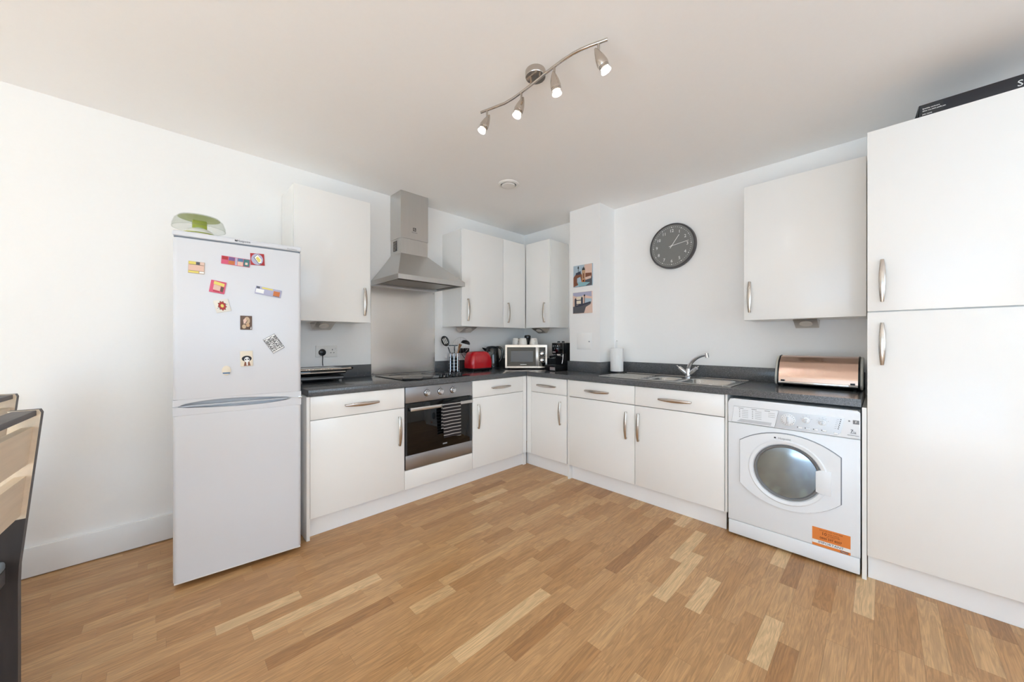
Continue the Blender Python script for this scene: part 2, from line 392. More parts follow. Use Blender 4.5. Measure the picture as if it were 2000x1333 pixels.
# access hatch in the column
h = thing('access_hatch', 'small square white access hatch with a lock on the column', 'hatch', (2.9013, 1.9865, 1.2))
obj('frame', MB().box(2.8975, 2.9008, 1.905, 2.068, 1.119, 1.280, bev=.001), 'trim_paint', h)
obj('panel', box(2.8950, 2.8972, 1.912, 2.061, 1.126, 1.273, bev=.0008), 'wall_paint', h)
obj('lock', MB().cyl((2.8949, 1.926, 1.195), (2.892, 1.926, 1.195), .006), 'seam_grey', h)

# ------------------------------------------------------------------ handles (shared meshes)
def handle_mesh(L, vertical, side):
    mb = MB(); rings = []; n = 14
    for i in range(n+1):
        s = -L/2 + L*i/n; q = 1-(2*i/n-1)**2
        wd = .0065+.0060*q; out = .016+.012*q; th = .004
        ring = []
        for k in range(10):
            a = 2*PI*k/10; ring.append((s, out+th*math.sin(a), wd*math.cos(a)))
        rings.append(ring)
    mb.ring_loft(rings)
    for s in (-L/2+.006, L/2-.006): mb.box(s-.006, s+.006, 0, .018, -.006, .006, bev=.001)
    M = Matrix.Identity(4)                    # local: x along, y out, z across
    if vertical: M = Matrix(((0, 0, 1, 0), (0, 1, 0, 0), (1, 0, 0, 0), (0, 0, 0, 1)))
    S = Matrix.Diagonal((1, -1, 1, 1)) if side == 'A' else Matrix(((0, -1, 0, 0), (1, 0, 0, 0), (0, 0, 1, 0), (0, 0, 0, 1)))
    mb.xf(S @ M); return mb.mesh('handle', 'nickel', 40)
HM = {(v, s): handle_mesh(.207 if v else .222, v, s) for v in (0, 1) for s in 'AB'}
def handle(parent, side, vertical, x, y, z):
    o = link('handle', HM[(vertical, side)], parent); o.location = Vector((x, y, z))-OFF[parent]; return o

# ------------------------------------------------------------------ base cabinets, hob wall
YD, XD = 2.40, 2.54                            # door fronts
DT = .019
def unitA(name, label, x0, x1, hx, left_panel=False, body_top=.864):
    t = thing(name, label, 'cabinet', ((x0+x1)/2, 2.7, 0))
    obj('body', box(x0+.001, x1-.001, YD+DT+.002, YW-.003, .124, body_top), 'carcass_white', t)
    d = obj('drawer', box(x0+.002, x1-.002, YD, YD+DT, .722, .862, bev=.0012), 'gloss_white', t)
    handle(d, 'A', 0, (x0+x1)/2 if hx is None else hx[0], YD, .788)
    d = obj('door', box(x0+.002, x1-.002, YD, YD+DT, .126, .717, bev=.0012), 'gloss_white', t)
    handle(d, 'A', 1, hx[1], YD, .559)
    return t
t = unitA('base_cabinet', 'white base cabinet with one drawer and door between fridge and oven', .646, 1.262, (.958, 1.219))
obj('end_panel', box(.627, .645, 2.397, YW-.003, .0005, .864, bev=.001), 'carcass_white', t)
t = unitA('base_cabinet', 'white drawer and door base cabinet right of the oven', 1.879, 2.489, (2.199, 1.936))
obj('filler', box(2.490, 2.5385, YD+.002, YD+.022, .126, .862), 'gloss_white', t)
obj('corner_post', box(2.522, 2.5575, YD+.024, YD+.06, .0005, .864), 'gloss_white', t)
t = thing('oven_housing', 'white oven housing with plain panel under the oven', 'cabinet', (1.57, 2.7, 0))
obj('body', MB().box(1.263, 1.878, YD+DT+.002, YW-.003, .124, .255).box(1.263, 1.268, YD+DT+.002, YW-.003, .255, .864).box(1.873, 1.878, YD+DT+.002, YW-.003, .255, .864), 'carcass_white', t)
obj('lower_panel', box(1.264, 1.877, YD, YD+DT, .126, .260, bev=.0012), 'gloss_white', t)

# ------------------------------------------------------------------ base cabinets, sink wall
def unitB(name, label, y0, y1, hd, hv, body_top=.864):
    t = thing(name, label, 'cabinet', (2.85, (y0+y1)/2, 0))
    obj('body', box(XD+DT+.002, XW-.003, y0+.001, y1-.001, .124, body_top), 'carcass_white', t)
    d = obj('drawer', box(XD, XD+DT, y0+.002, y1-.002, .722, .862, bev=.0012), 'gloss_white', t)
    handle(d, 'B', 0, XD, hd, .788)
    d = obj('door', box(XD, XD+DT, y0+.002, y1-.002, .126, .717, bev=.0012), 'gloss_white', t)
    handle(d, 'B', 1, XD, hv, .560)
    return t
t = unitB('base_cabinet', 'narrow white drawer and door base cabinet next to the inner corner', 1.922, 2.340, 2.149, 1.988)
obj('filler', box(XD+.002, XD+.022, 2.342, 2.3985, .126, .862), 'gloss_white', t)
obj('post', box(XD+.004, XD+.058, 1.897, 1.912, .0005, .864), 'gloss_white', t)
unitB('base_cabinet', 'white base cabinet under the sink drainer with handle on its right', 1.291, 1.896, 1.617, 1.358, body_top=.70)
t = unitB('base_cabinet', 'white base cabinet under the sink bowl, beside the washing machine', .692, 1.290, .998, 1.260, body_top=.70)
obj('end_panel', box(XD+.01, XW-.003, .678, .690, .124, .864), 'carcass_white', t)

# ------------------------------------------------------------------ tall cupboard
t = thing('tall_cupboard', 'tall white two-door larder cupboard at the right edge', 'cupboard', (2.85, -.25, 0))
obj('body', box(XD+DT-.004, XW-.003, -.56, .051, .124, 2.241), 'carcass_white', t)
for z0, z1, hz in ((1.348, 2.243, 1.495), (.126, 1.342, 1.186)):
    d = obj('door', box(XD-.006, XD+.012, -.56, .052, z0, z1, bev=.0015), 'gloss_white', t)
    handle(d, 'B', 1, XD-.006, 0, hz)
obj('side_panel', box(XD-.004, XW-.003, .054, .071, .0005, .864), 'carcass_white', t)
t = thing('cardboard_box', 'flat black cardboard box lying on top of the tall cupboard', 'box', (2.75, -.35, 2.245))
obj('carton', box(2.585, 2.90, -.56, -.122, 2.245, 2.318, bev=.001), 'box_black', t)
obj('open_flap', MB().prism([(-.1215, 2.316), (-.1200, 2.316), (-.1035, 2.2455), (-.1050, 2.2455)], 'x', 2.588, 2.88), 'cardboard', t)
obj('label_panel', box(2.5838, 2.5846, -.197, -.126, 2.250, 2.3135), 'dark_grey', t)
for i, (s, sz) in enumerate((('Specialty cookware', .0068), ('30cm non-stick paella pan', .0068), ('John Lewis', .0068))):
    text('lettering', s, sz, FB(2.5835, -.133, 2.297-.011*i-(.004 if i == 2 else 0)), 'white_print', t, align='LEFT', bold=True)
text('mark', 'S', .036, FB(2.5843, -.405, 2.282), 'white_print', t)

# ------------------------------------------------------------------ worktop
wk = thing('worktop', 'dark grey speckled L-shaped kitchen worktop with matching upstand', 'worktop', (2.8, 2.7, .866))
ZT = .905
obj('worktop_run', MB().box(.634, XW-.002, 2.39, YW-.002, .866, ZT, bev=.004), 'worktop', wk)
b = MB(); SX0, SX1, SY0, SY1 = 2.635, 3.07, .70, 1.30
b.box(2.53, XW-.002, .0735, SY0, .866, ZT).box(2.53, XW-.002, SY1, 2.3895, .866, ZT).box(2.53, SX0, SY0, SY1, .866, ZT).box(SX1, XW-.002, SY0, SY1, .866, ZT)
obj('worktop_run', b, 'worktop', wk, ang=0)
obj('joint_strip', box(2.536, 2.541, 2.3885, 2.998, ZT, ZT+.0008), 'steel', wk)
obj('joint_strip_end', box(2.5375, 2.5415, 2.3865, 2.3895, .866, ZT+.0008), 'steel', wk)
for a in ((.634, 1.275, 3.0, 3.018), (1.903, 3.137, 3.0, 3.018), (3.139, 3.157, 2.157, 3.0), (2.884, 2.8995, 1.799, 2.171), (2.90, 3.139, 2.157, 2.171), (2.90, 3.157, 1.799, 1.8135), (3.139, 3.157, .0735, 1.798)):
    obj('upstand', box(*a, ZT+.0005, 1.005, bev=.001), 'worktop', wk)
# splashback
t = thing('splashback', 'brushed steel splashback sheet on the wall behind the hob', 'splashback', (1.588, 3.01, .906))
obj('sheet', box(1.277, 1.90, 3.014, 3.0185, .907, 1.668), 'splash_steel', t)
for x in (1.29, 1.887):
    for z in (.922, 1.655): obj('screw', MB().cyl((x, 3.014, z), (x, 3.011, z), .006, n=12), 'chrome', t)

# ------------------------------------------------------------------ wall cabinets
def wallA(label, x0, x1, hx, z0=1.338, z1=2.241, side=True):
    t = thing('wall_cabinet', label, 'cabinet', ((x0+x1)/2, 2.86, z0))
    obj('body', box(x0+.001, x1-.001, 2.72, YW-.003, z0, z1), 'carcass_white', t)
    d = obj('door', box(x0+.002, x1-.002, 2.70, 2.718, z0, z1, bev=.0012), 'gloss_white', t)
    if hx: handle(d, 'A', 1, hx, 2.70, 1.491)
    return t
def wallB(label, y0, y1, hy, z0=1.340, z1=2.241):
    t = thing('wall_cabinet', label, 'cabinet', (3.0, (y0+y1)/2, z0))
    obj('body', box(2.86, XW-.003, y0+.001, y1-.001, z0, z1), 'carcass_white', t)
    d = obj('door', box(2.84, 2.858, y0+.002, y1-.002, z0, z1, bev=.0012), 'gloss_white', t)
    if hy: handle(d, 'B', 1, 2.84, hy, 1.494)
    return t
wallA('white single-door wall cabinet over the contact grill, left of the hood', .629, 1.140, 1.094)
wallA('white single-door wall cabinet immediately right of the cooker hood', 1.988, 2.509, 2.056)
wallA('narrow white wall cabinet door on the hob wall, beside the corner', 2.511, 2.836, 2.574)
t = wallB('narrow white wall cabinet on the sink wall, beside the column', 2.363, 2.697, 2.428)
wallB('glossy white wall cabinet above the bread bin', .060, .657, .621)
# under-cabinet lights
def ulightA(label, x0, x1):
    t = thing('cabinet_light', label, 'light', ((x0+x1)/2, 2.9, 1.29), group='lights under the wall cabinets')
    obj('housing', MB().prism([(2.80, 1.337), (2.97, 1.337), (2.93, 1.289), (2.915, 1.284)], 'x', x0, x1), 'nickel', t, ang=20)
    n = Vector((0, -.053, -.115)).normalized(); p = Vector(((x0+x1)/2, 2.8575, 1.3105))
    obj('lens', MB().cyl(p-n*.001, p+n*.003, .034), 'lamp_lens', t)
def ulightB(label, y0, y1, xs=0):
    t = thing('cabinet_light', label, 'light', (3.04, (y0+y1)/2, 1.29), group='lights under the wall cabinets')
    obj('housing', MB().prism([(2.94+xs, 1.339), (3.11+xs, 1.339), (3.07+xs, 1.291), (3.055+xs, 1.286)], 'y', y0, y1), 'nickel', t, ang=20)
    n = Vector((-.053, 0, -.115)).normalized(); p = Vector((2.9975+xs, (y0+y1)/2, 1.3125))
    obj('lens', MB().cyl(p-n*.001, p+n*.003, .034), 'lamp_lens', t)
ulightA('wedge-shaped steel light under the cabinet above the contact grill', .800, .925)
ulightA('wedge-shaped steel light under the cabinet right of the hood', 2.115, 2.255)
ulightB('wedge-shaped steel light under the narrow cabinet over the microwave', 2.56, 2.68, -.03)
ulightB('wedge-shaped steel light above the copper bread bin', .285, .405)

# ------------------------------------------------------------------ cooker hood
t = thing('cooker_hood', 'stainless steel chimney cooker hood over the hob', 'hood', (1.588, 2.8, 1.67))
x0, x1, yf = 1.279, 1.900, 2.532
obj('rim', MB().box(x0, x1, yf, yf+.012, 1.672, 1.708).box(x0, x0+.012, yf+.012, YW-.003, 1.672, 1.708).box(x1-.012, x1, yf+.012, YW-.003, 1.672, 1.708).box(x0+.012, x1-.012, YW-.06, YW-.003, 1.672, 1.69), 'steel', t, ang=20)
c = MB(); lo = [(x0, yf), (x1, yf), (x1, YW-.003), (x0, YW-.003)]; hi = [(1.452, 2.827), (1.713, 2.827), (1.713, YW-.003), (1.452, YW-.003)]
rings = []
for k in range(7):
    q = k/6; s = q + .02*math.sin(PI*q)
    rings.append([(a[0]+(b_[0]-a[0])*s, a[1]+(b_[1]-a[1])*s, 1.7085+(1.944-1.7085)*q) for a, b_ in zip(lo, hi)])
c.ring_loft(rings, True, True); obj('canopy', c, 'steel', t, ang=25)
obj('chimney_lower', box(1.455, 1.710, 2.830, YW-.003, 1.945, 2.075), 'steel', t)
obj('chimney_upper', box(1.452, 1.713, 2.827, YW-.003, 2.076, ZC-.001), 'steel', t)
g = obj('vent_grille', box(1.4515, 1.4545, 2.905, 2.965, 1.975, 2.06), 'dark_grey', t)
for k in range(7): obj('slat', box(1.450, 1.4514, 2.907, 2.963, 1.979+.012*k, 1.983+.012*k), 'nickel', g)
obj('underside', box(x0+.0125, x1-.0125, yf+.0125, YW-.061, 1.688, 1.694), 'dark_grey', t)
obj('grease_filter', box(x0+.05, x1-.05, yf+.11, YW-.08, 1.683, 1.6875), 'filter_mesh', t)
for k in range(4): obj('button', box(1.54+.035*k, 1.56+.035*k, yf+.035, yf+.05, 1.683, 1.6878), 'chrome', t)
for x in (1.36, 1.80): obj('lamp', box(x-.045, x+.045, yf+.035, yf+.075, 1.684, 1.6878), 'lamp_lens', t)
m = MB()
m.box(1.566, 1.571, 2.8258, 2.8268, 2.152, 2.176).box(1.588, 1.593, 2.8258, 2.8268, 2.152, 2.176).box(1.566, 1.593, 2.8258, 2.8268, 2.174, 2.178).box(1.566, 1.593, 2.8258, 2.8268, 2.150, 2.154)
m.prism([(1.571, 2.156), (1.575, 2.156), (1.588, 2.172), (1.584, 2.172)], 'y', 2.8258, 2.8268)
obj('emblem', m, 'ink', t)
text('lettering', 'Electrolux', .013, FA(1.580, 2.8265, 2.138), 'ink_grey', t)

# ------------------------------------------------------------------ oven
t = thing('oven', 'built-in steel single oven with black glass door under the hob', 'oven', (1.57, 2.7, .262))
ox0, ox1 = 1.2695, 1.8715
obj('cavity', box(ox0+.012, ox1-.012, YD+.03, YW-.08, .27, .858), 'dark_grey', t)
obj('control_panel', box(ox0, ox1, YD+.002, YD+.024, .748, .862, bev=.001), 'oven_steel', t)
d = obj('door', box(ox0, ox1, YD+.004, YD+.028, .263, .742, bev=.001), 'dark_grey', t)
obj('lower_rail', box(ox0, ox1, YD-.001, YD+.0035, .264, .366, bev=.0008), 'oven_steel', d)
obj('glass', box(ox0, ox1, YD-.0005, YD+.0035, .3665, .741, bev=.0008), 'black_glass', d)
obj('side_strip', box(ox0, ox0+.012, YD-.0012, YD-.0006, .367, .74), 'dark_grey', d)
obj('side_strip', box(ox1-.022, ox1, YD-.0012, YD-.0006, .367, .74), 'dark_grey', d)
hb = MB().box(1.290, 1.853, YD-.040, YD-.030, .692, .716, bev=.002).box(1.30, 1.318, YD-.0305, YD-.0006, .697, .711).box(1.825, 1.843, YD-.0305, YD-.0006, .697, .711)
obj('handle', hb, 'steel', d)
for x in (1.445, 1.565, 1.680):
    k = obj('knob', MB().lathe([(.0, 0), (.022, 0), (.022, .004), (.018, .006), (.016, .022), (.0, .024)], Matrix.Translation((x, YD+.0015, .808)) @ Matrix.Rotation(PI/2, 4, 'X'), 28), 'chrome', t)
    obj('dial_ring', MB().lathe([(.023, 0), (.026, 0), (.026, .0012), (.023, .0012)], Matrix.Translation((x, YD+.0018, .808)) @ Matrix.Rotation(PI/2, 4, 'X'), 28), 'dark_grey', k)
for x, z in ((1.445, .842), (1.432, .776), (1.565, .842), (1.545, .778), (1.59, .782), (1.675, .843), (1.700, .838), (1.712, .824), (1.655, .778)):
    obj('symbol', box(x-.003, x+.003, YD+.001, YD+.0018, z-.003, z+.003), 'ink_grey', t)
obj('logo', box(1.585, 1.625, YD-.0012, YD-.0006, .392, .402), 'ink_grey', d)
# tea towel over the handle
tw = MB(); cols = 14; rings = []
prof = [(.0, .452), (.0, .50), (.0, .56), (.0, .62), (.0, .68), (.0, .712), (.006, .7205), (.0125, .7205), (.018, .712), (.018, .66), (.018, .60), (.018, .52)]
V = []
for i, (dy, z) in enumerate(prof):
    rowv = []
    for j in range(cols+1):
        u = j/cols; x = 1.553+.172*u + (.012*(1-u) if z < .6 and i < 5 else 0)*(.72-z)/.27
        fold = .0035*math.sin(u*9+z*6)*(1 if i < 4 or i > 8 else .15)
        rowv.append(tw.bm.verts.new((x, YD-.0455+dy+fold*(1 if dy < .01 else .3)-(.002 if i < 5 else 0), z+.004*math.sin(u*5) if i in (0,) else z)))
    V.append(rowv)
for i in range(len(prof)-1):
    for j in range(cols): tw.bm.faces.new((V[i][j], V[i][j+1], V[i+1][j+1], V[i+1][j]))
bmesh.ops.solidify(tw.bm, geom=tw.bm.faces[:], thickness=.0022)
solo('tea_towel', tw, 'towel', 'black and white striped tea towel hanging on the oven handle', 'towel', (1.64, YD-.04, .45), ang=60)

# ------------------------------------------------------------------ hob and phone
t = thing('hob', 'black glass electric hob with four front knobs', 'hob', (1.58, 2.7, ZT))
obj('glass', box(1.283, 1.880, 2.437, 2.955, ZT+.0005, ZT+.007, bev=.0015), 'black_glass', t)
for x, y, r in ((1.44, 2.83, .09), (1.73, 2.83, .075), (1.44, 2.60, .075), (1.73, 2.64, .09)):
    obj('cooking_zone', MB().lathe([(r-.002, 0), (r, 0), (r, .0004), (r-.002, .0004)], Matrix.Translation((x, y, ZT+.0072)), 48, False, False), 'mid_grey', t)
for x in (1.620, 1.680, 1.742, 1.806): obj('knob', MB().lathe([(.0, 0), (.019, 0), (.018, .010), (.015, .022), (.0, .023)], Matrix.Translation((x, 2.475, ZT+.0072)), 24), 'black_plastic', t)
M = Matrix.Translation((1.365, 2.472, ZT+.0078)) @ Matrix.Rotation(math.radians(-38), 4, 'Z')
t = thing('mobile_phone', 'black mobile phone lying on the front edge of the hob', 'phone', (1.365, 2.472, ZT+.0078), math.radians(-38))
obj('case', box(-.072, .072, -.036, .036, .0, .008, bev=.003), 'black_plastic', t, local=True)
obj('screen', box(-.069, .069, -.033, .033, .0081, .0087), 'black_glass', t, local=True)

# ------------------------------------------------------------------ fridge freezer
FA_ = math.atan2(2.313-2.364, .577-.044); FL = (.044, 2.364, 0); FWD = .536
fr = thing('fridge_freezer', 'freestanding white fridge freezer with magnets on its door', 'fridge', FL, FA_)
ML = Matrix.Translation(FL) @ Matrix.Rotation(FA_, 4, 'Z')
obj('cabinet', box(.004, FWD-.004, .062, .48, .025, 1.700, bev=.004), 'fridge_white', fr, local=True)
obj('top_cap', MB().box(-.002, FWD+.002, .004, .48, 1.7095, 1.735, bev=.006, seg=3), 'fridge_white', fr, local=True)
obj('top_seam', box(.004, FWD-.004, .012, .47, 1.7005, 1.709), 'seam_grey', fr, local=True)
def door_body(z0, z1):
    mb = MB(); pts = []; r = .018; n = 6; x0, x1, yb = 0, FWD, .058
    for k in range(n+1): a = PI+ (PI/2)*k/n; pts.append((x0+r+r*math.cos(a), r+r*math.sin(a)))
    for k in range(n+1): a = 1.5*PI+(PI/2)*k/n; pts.append((x1-r+r*math.cos(a), r+r*math.sin(a)))
    pts += [(x1, yb), (x0, yb)]
    mb.prism(pts, 'z', z0, z1, bev=.003); return mb
obj('fridge_door', door_body(.916, 1.6995), 'fridge_white', fr, local=True, ang=30)
dz = obj('freezer_door', door_body(.034, .838), 'fridge_white', fr, local=True, ang=30)
obj('bottom_edge', box(.004, FWD-.004, .004, .056, .026, .0335, bev=.002), 'white_plastic', fr, local=True)
# moulded grip strips between the two doors
def lens(zc, up):
    top = []; bot = []
    for k in range(21):
        u = k/20; x = .020+.468*u
        if up: top.append((x, .8835+.030*math.sin(PI*u)**.55*(1-.5*u)+.010*math.sin(2*PI*u)*0)); bot.append((x, .8835))
        else: top.append((x, .8795)); bot.append((x, .8795-.022*math.sin(PI*u)**.55*(.55+.45*u)))
    return top, bot
def strip(z0, z1, up):
    mb = MB(); t_, b_ = lens(0, up)
    if up: poly = [(.0, z0), (.012, z0)]+[(p[0], p[1]) for p in t_]+[(.500, z0), (FWD, z0), (FWD, z1), (.0, z1)]
    else: poly = [(.0, z1), (.012, z1)]+[(p[0], p[1]) for p in b_]+[(.500, z1), (FWD, z1), (FWD, z0), (.0, z0)]
    mb.prism(poly, 'y', .0005, .05); return mb
obj('door_grip', strip(.883, .9155, True), 'fridge_white', fr, local=True, ang=30)
obj('door_grip', strip(.8385, .8795, False), 'fridge_white', fr, local=True, ang=30)
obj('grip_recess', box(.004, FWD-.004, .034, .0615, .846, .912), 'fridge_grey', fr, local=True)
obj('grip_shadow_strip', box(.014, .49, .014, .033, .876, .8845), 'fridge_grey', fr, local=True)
hg = obj('hinge', MB().box(.470, .536, -.002, .03, .8797, .8828).box(.522, .54, -.004, .02, .876, .887, bev=.001), 'steel', fr, local=True)
obj('hinge', box(-.001, .020, -.001, .03, .8797, .8828), 'fridge_grey', fr, local=True)
for x in (.05, .49): obj('foot', MB().cyl((x, .09, .0), (x, .09, .026), .018), 'rubber', fr, local=True); obj('foot', MB().cyl((x, .42, .0), (x, .42, .026), .018), 'rubber', fr, local=True)
obj('hinge_foot', box(.515, .535, .02, .04, .018, .0255), 'white_plastic', fr, local=True)
FN = Matrix.Rotation(PI/2, 4, 'X')
def FR(x, z, y=.0032, rot=0): return Matrix.Translation((x, y, z)) @ FN @ Matrix.Rotation(rot, 4, 'Z')
text('lettering', 'Hotpoint', .0155, FR(.273, 1.7222), 'ink', fr, local=True)
obj('logo', MB().box(.236, .247, .0026, .0038, 1.7185, 1.7275).box(.239, .241, .0022, .0027, 1.7235, 1.7275, mi=1).box(.243, .245, .0022, .0027, 1.7235, 1.7275, mi=1), ['ink', 'white_print'], fr, local=True)
text('model_lettering', 'First Edition', .0095, FR(.492, 1.7165), 'ink_grey', fr, local=True)
# magnets: a body with small raised print pieces, local u right / v up / n towards the room
def magnet(label, x, z, wd, ht, deg, base, pieces, shape=None):
    M = ML @ Matrix.Translation((x, -.0005, z)) @ FN @ Matrix.Rotation(math.radians(deg), 4, 'Z')
    t = bpy.data.objects.new('fridge_magnet', None); C.objects.link(t); t.empty_display_size = .02
    t.matrix_world = M; OFF[t] = Vector(); tag(t, label, 'magnet', 'magnets on the fridge door')
    if shape: obj('backing', MB().prism(shape, 'z', 0, .004, bev=.0008), base, t, local=True)
    else: obj('backing', box(-wd/2, wd/2, -ht/2, ht/2, 0, .0035, bev=.0006), base, t, local=True)
    lv = .0036 if not shape else .0041
    for i, (m, poly) in enumerate(pieces):
        poly = [(u*wd/2, v*ht/2) for u, v in poly]
        obj('print', MB().prism(poly, 'z', lv+.00002*i, lv+.0002+.00002*i), m, t, local=True, ang=0)
    return t
def R_(u0, u1, v0, v1): return [(u0, v0), (u1, v0), (u1, v1), (u0, v1)]
def E_(u, v, a, b, n=16): return [(u+a*math.cos(2*PI*k/n), v+b*math.sin(2*PI*k/n)) for k in range(n)]
def star(u, v, a, b, n=11, q=.55): return [(u+a*(1 if k % 2 else q)*math.cos(PI*k/n), v+b*(1 if k % 2 else q)*math.sin(PI*k/n)) for k in range(2*n)]
magnet('square cream and pink patterned magnet, leftmost on the fridge door', .086, 1.561, .060, .058, -2, 'p_tan',
       [('p_skin', R_(-.96, .96, -.55, .45)), ('p_yellow', R_(-.96, -.1, .5, .96)), ('p_slate', R_(-.05, .4, .5, .96)), ('p_blush', R_(.45, .96, .5, .96)), ('p_yellow', R_(-.96, .3, -.92, -.62)), ('white_print', R_(.4, .96, -.92, -.62)), ('p_brown', R_(-.9, .9, .42, .48)), ('p_brown', R_(-.9, .9, -.6, -.56))])
magnet('long magnet with pink, purple and teal blocks near the fridge top', .240, 1.612, .118, .041, -3, 'p_pink',
       [('p_red', R_(-.96, -.55, .1, .9)), ('p_pink', R_(-.96, -.55, -.9, .1)), ('p_purple', R_(-.5, -.08, 0, .9)), ('p_orange', R_(-.5, -.08, -.9, 0)), ('p_lilac', R_(-.05, .1, -.9, .9)), ('p_blue', R_(.13, .5, .1, .9)), ('p_skin', R_(.13, .5, -.9, .1)), ('p_teal', R_(.54, .96, -.9, .9)), ('p_blush', R_(.66, .84, -.5, .1))])
magnet('square red and grey magnet touching the long colourful one', .332, 1.636, .061, .062, 3, 'p_red',
       [('p_lilac', E_(-.05, 0, .85, .96, 20)), ('ink', [(-.55, .3), (.05, .85), (.62, -.1), (.45, -.75), (.1, -.75)]), ('white_print', [(-.45, .3), (.05, .78), (.6, -.05), (.5, -.6), (.15, -.7)]), ('p_yellow', [(-.25, .2), (.05, .5), (.45, -.05), (.35, -.4), (.1, -.5)])])
magnet('square magenta and yellow magnet above the flower magnet', .1675, 1.473, .061, .061, -9, 'p_pink',
       [('p_yellow', [(-.6, .9), (.8, .7), (.8, .2), (-.6, .4)]), ('p_skin', [(-.55, .35), (.35, .2), (.35, -.6), (-.55, -.5)]), ('p_brown', [(.4, .15), (.8, .1), (.75, -.75), (.4, -.65)]), ('p_red', R_(-.5, .3, -.8, -.68))])
magnet('long grey magnet with an orange patch, right on the fridge door', .381, 1.466, .118, .042, -9, 'p_lilac',
       [('white_print', R_(-.95, -.35, -.7, .3)), ('p_slate', R_(-.95, -.7, .4, .9)), ('p_yellow', R_(-.55, .3, .55, .92)), ('p_orange', R_(.38, .88, -.7, .5)), ('p_brown', R_(.38, .88, -.85, -.72))])
magnet('white square magnet with a red flower', .185, 1.379, .060, .063, 14, 'magnet_white',
       [('ink_grey', [(-.75, -.25), (.75, .2), (.75, .12), (-.75, -.33)]), ('p_rust', star(0, 0, .62, .85, 9, .75)), ('p_red', star(0, 0, .52, .72, 9, .75)), ('p_yellow', E_(0, 0, .22, .28))])
magnet('brown sepia portrait-format magnet in the middle of the fridge door', .283, 1.296, .050, .073, 0, 'p_brown',
       [('p_tan', E_(.15, .3, .5, .55)), ('p_blush', [(-.5, .4), (-.1, .7), (.1, .1), (-.4, -.2)]), ('p_tan', E_(-.35, -.55, .35, .3)), ('p_brown', [(-.1, .05), (.4, .5), (.3, .35), (-.05, -.15)]), ('p_stone', E_(.3, -.35, .3, .25)), ('white_print', [(.7, -.9), (.9, -.9), (.85, -.5)])])
bl = magnet('black and white lettered magnet, tilted, right on the fridge door', .405, 1.186, .089, .062, -57, 'white_print', [])
for i, s in enumerate(('BRITISH', 'LIBRARY', 'BRITISH', 'LIBRARY')):
    text('lettering', s, .0185, Matrix.Translation((0, .0225-.015*i, .0037)), 'ink', bl, local=True, bold=True, sx=1.12, ext=.0006)
obj('border', MB().box(-.0445, -.043, -.031, .031, .0036, .004).box(.043, .0445, -.031, .031, .0036, .004).box(-.043, .043, .0295, .031, .0036, .004).box(-.043, .043, -.031, -.0295, .0036, .004), 'ink', bl, local=True)
magnet('cream magnet with a skull in a wide black hat', .285, 1.1075, .053, .080, 2, 'p_cream',
       [('p_rust', [(-.5, -.95), (.6, -.95), (.4, -.35), (-.3, -.35)]), ('ink', E_(.02, .0, .8, .38, 20)), ('white_print', E_(.04, -.15, .42, .35, 20)), ('ink', E_(-.16, -.12, .11, .1)), ('ink', E_(.26, -.1, .11, .1)), ('white_print', [(-.05, -.9), (.15, -.9), (.2, -.4), (-.1, -.4)])])
magnet('small rounded cream and blue magnet, lowest on the fridge door', .2015, 1.047, .037, .049, 0, 'p_cream',
       [('p_blue', [(-.72, -.6), (.72, -.6), (.85, -.3), (-.85, -.3)])],
       [(p[0], p[1]) for p in E_(0, .002, .0185, .0245, 24)])
# kitchen scale on the fridge
sc = thing('kitchen_scale', 'clear and green kitchen scale with upturned bowl on the fridge', 'scale', (.154, 2.575, 1.7355))
B0 = Matrix.Translation((.154, 2.575, 1.7355))
obj('base', MB().lathe([(0, 0), (.075, 0), (.078, .012), (.070, .035), (.052, .058), (.03, .070), (0, .072)], B0), 'white_plastic', sc)
obj('dial_edge', MB().lathe([(.0725, .034), (.0765, .034), (.0765, .038), (.0725, .038)], B0, 32, False, False), 'green_plastic', sc)
obj('neck', MB().box(.154-.03, .154+.03, 2.575-.03, 2.575+.03, 1.795, 1.845, bev=.006), 'green_plastic', sc)
obj('tray', MB().lathe([(0, .110), (.05, .110), (.088, .122), (.086, .124), (.05, .113), (0, .113)], B0, 40), 'green_clear', sc)
obj('bowl', MB().lathe([(.112, .066), (.111, .085), (.102, .112), (.085, .130), (.055, .138), (.0, .139), (.0, .1365), (.054, .1355), (.083, .128), (.0995, .111), (.1085, .085), (.1095, .066)], B0, 48, False, False).lathe([(.1095, .066), (.1125, .066), (.1125, .069), (.1095, .069)], B0, 48, False, False), 'clear_plastic', sc)

# ------------------------------------------------------------------ washing machine
wm = thing('washing_machine', 'white front-loading washing machine with orange sticker under the worktop', 'washing machine', (2.85, .372, 0))
WX, WY0, WY1 = 2.534, .0765, .670
obj('body', box(WX+.022, 3.11, WY0+.002, WY1-.002, .012, .843, bev=.006), 'machine_white', wm)
obj('front_panel', box(WX, WX+.021, WY0, WY1, .098, .698, bev=.004), 'machine_white', wm)
obj('kick_panel', box(WX+.001, WX+.021, WY0+.002, WY1-.002, .014, .0955, bev=.004), 'machine_white', wm)
fp = []
for k in range(7): a = PI/2*k/6; fp.append((WY1-.03+.03*math.cos(a), .816+.03*math.sin(a)))
fp += [(WY0+.012, .846), (WY0, .835), (WY0, .7005), (WY1, .7005)]
fa = MB(); fa.prism(fp, 'x', WX-.002, WX+.0215, bev=.003); fas = obj('control_fascia', fa, 'machine_white', wm, ang=30)
FX = WX-.0022
dr = obj('detergent_drawer', MB().prism([(.649, .704), (.432, .704), (.414, .800), (.637, .800)], 'x', FX-.002, FX-.0002), 'machine_white', wm, ang=20)
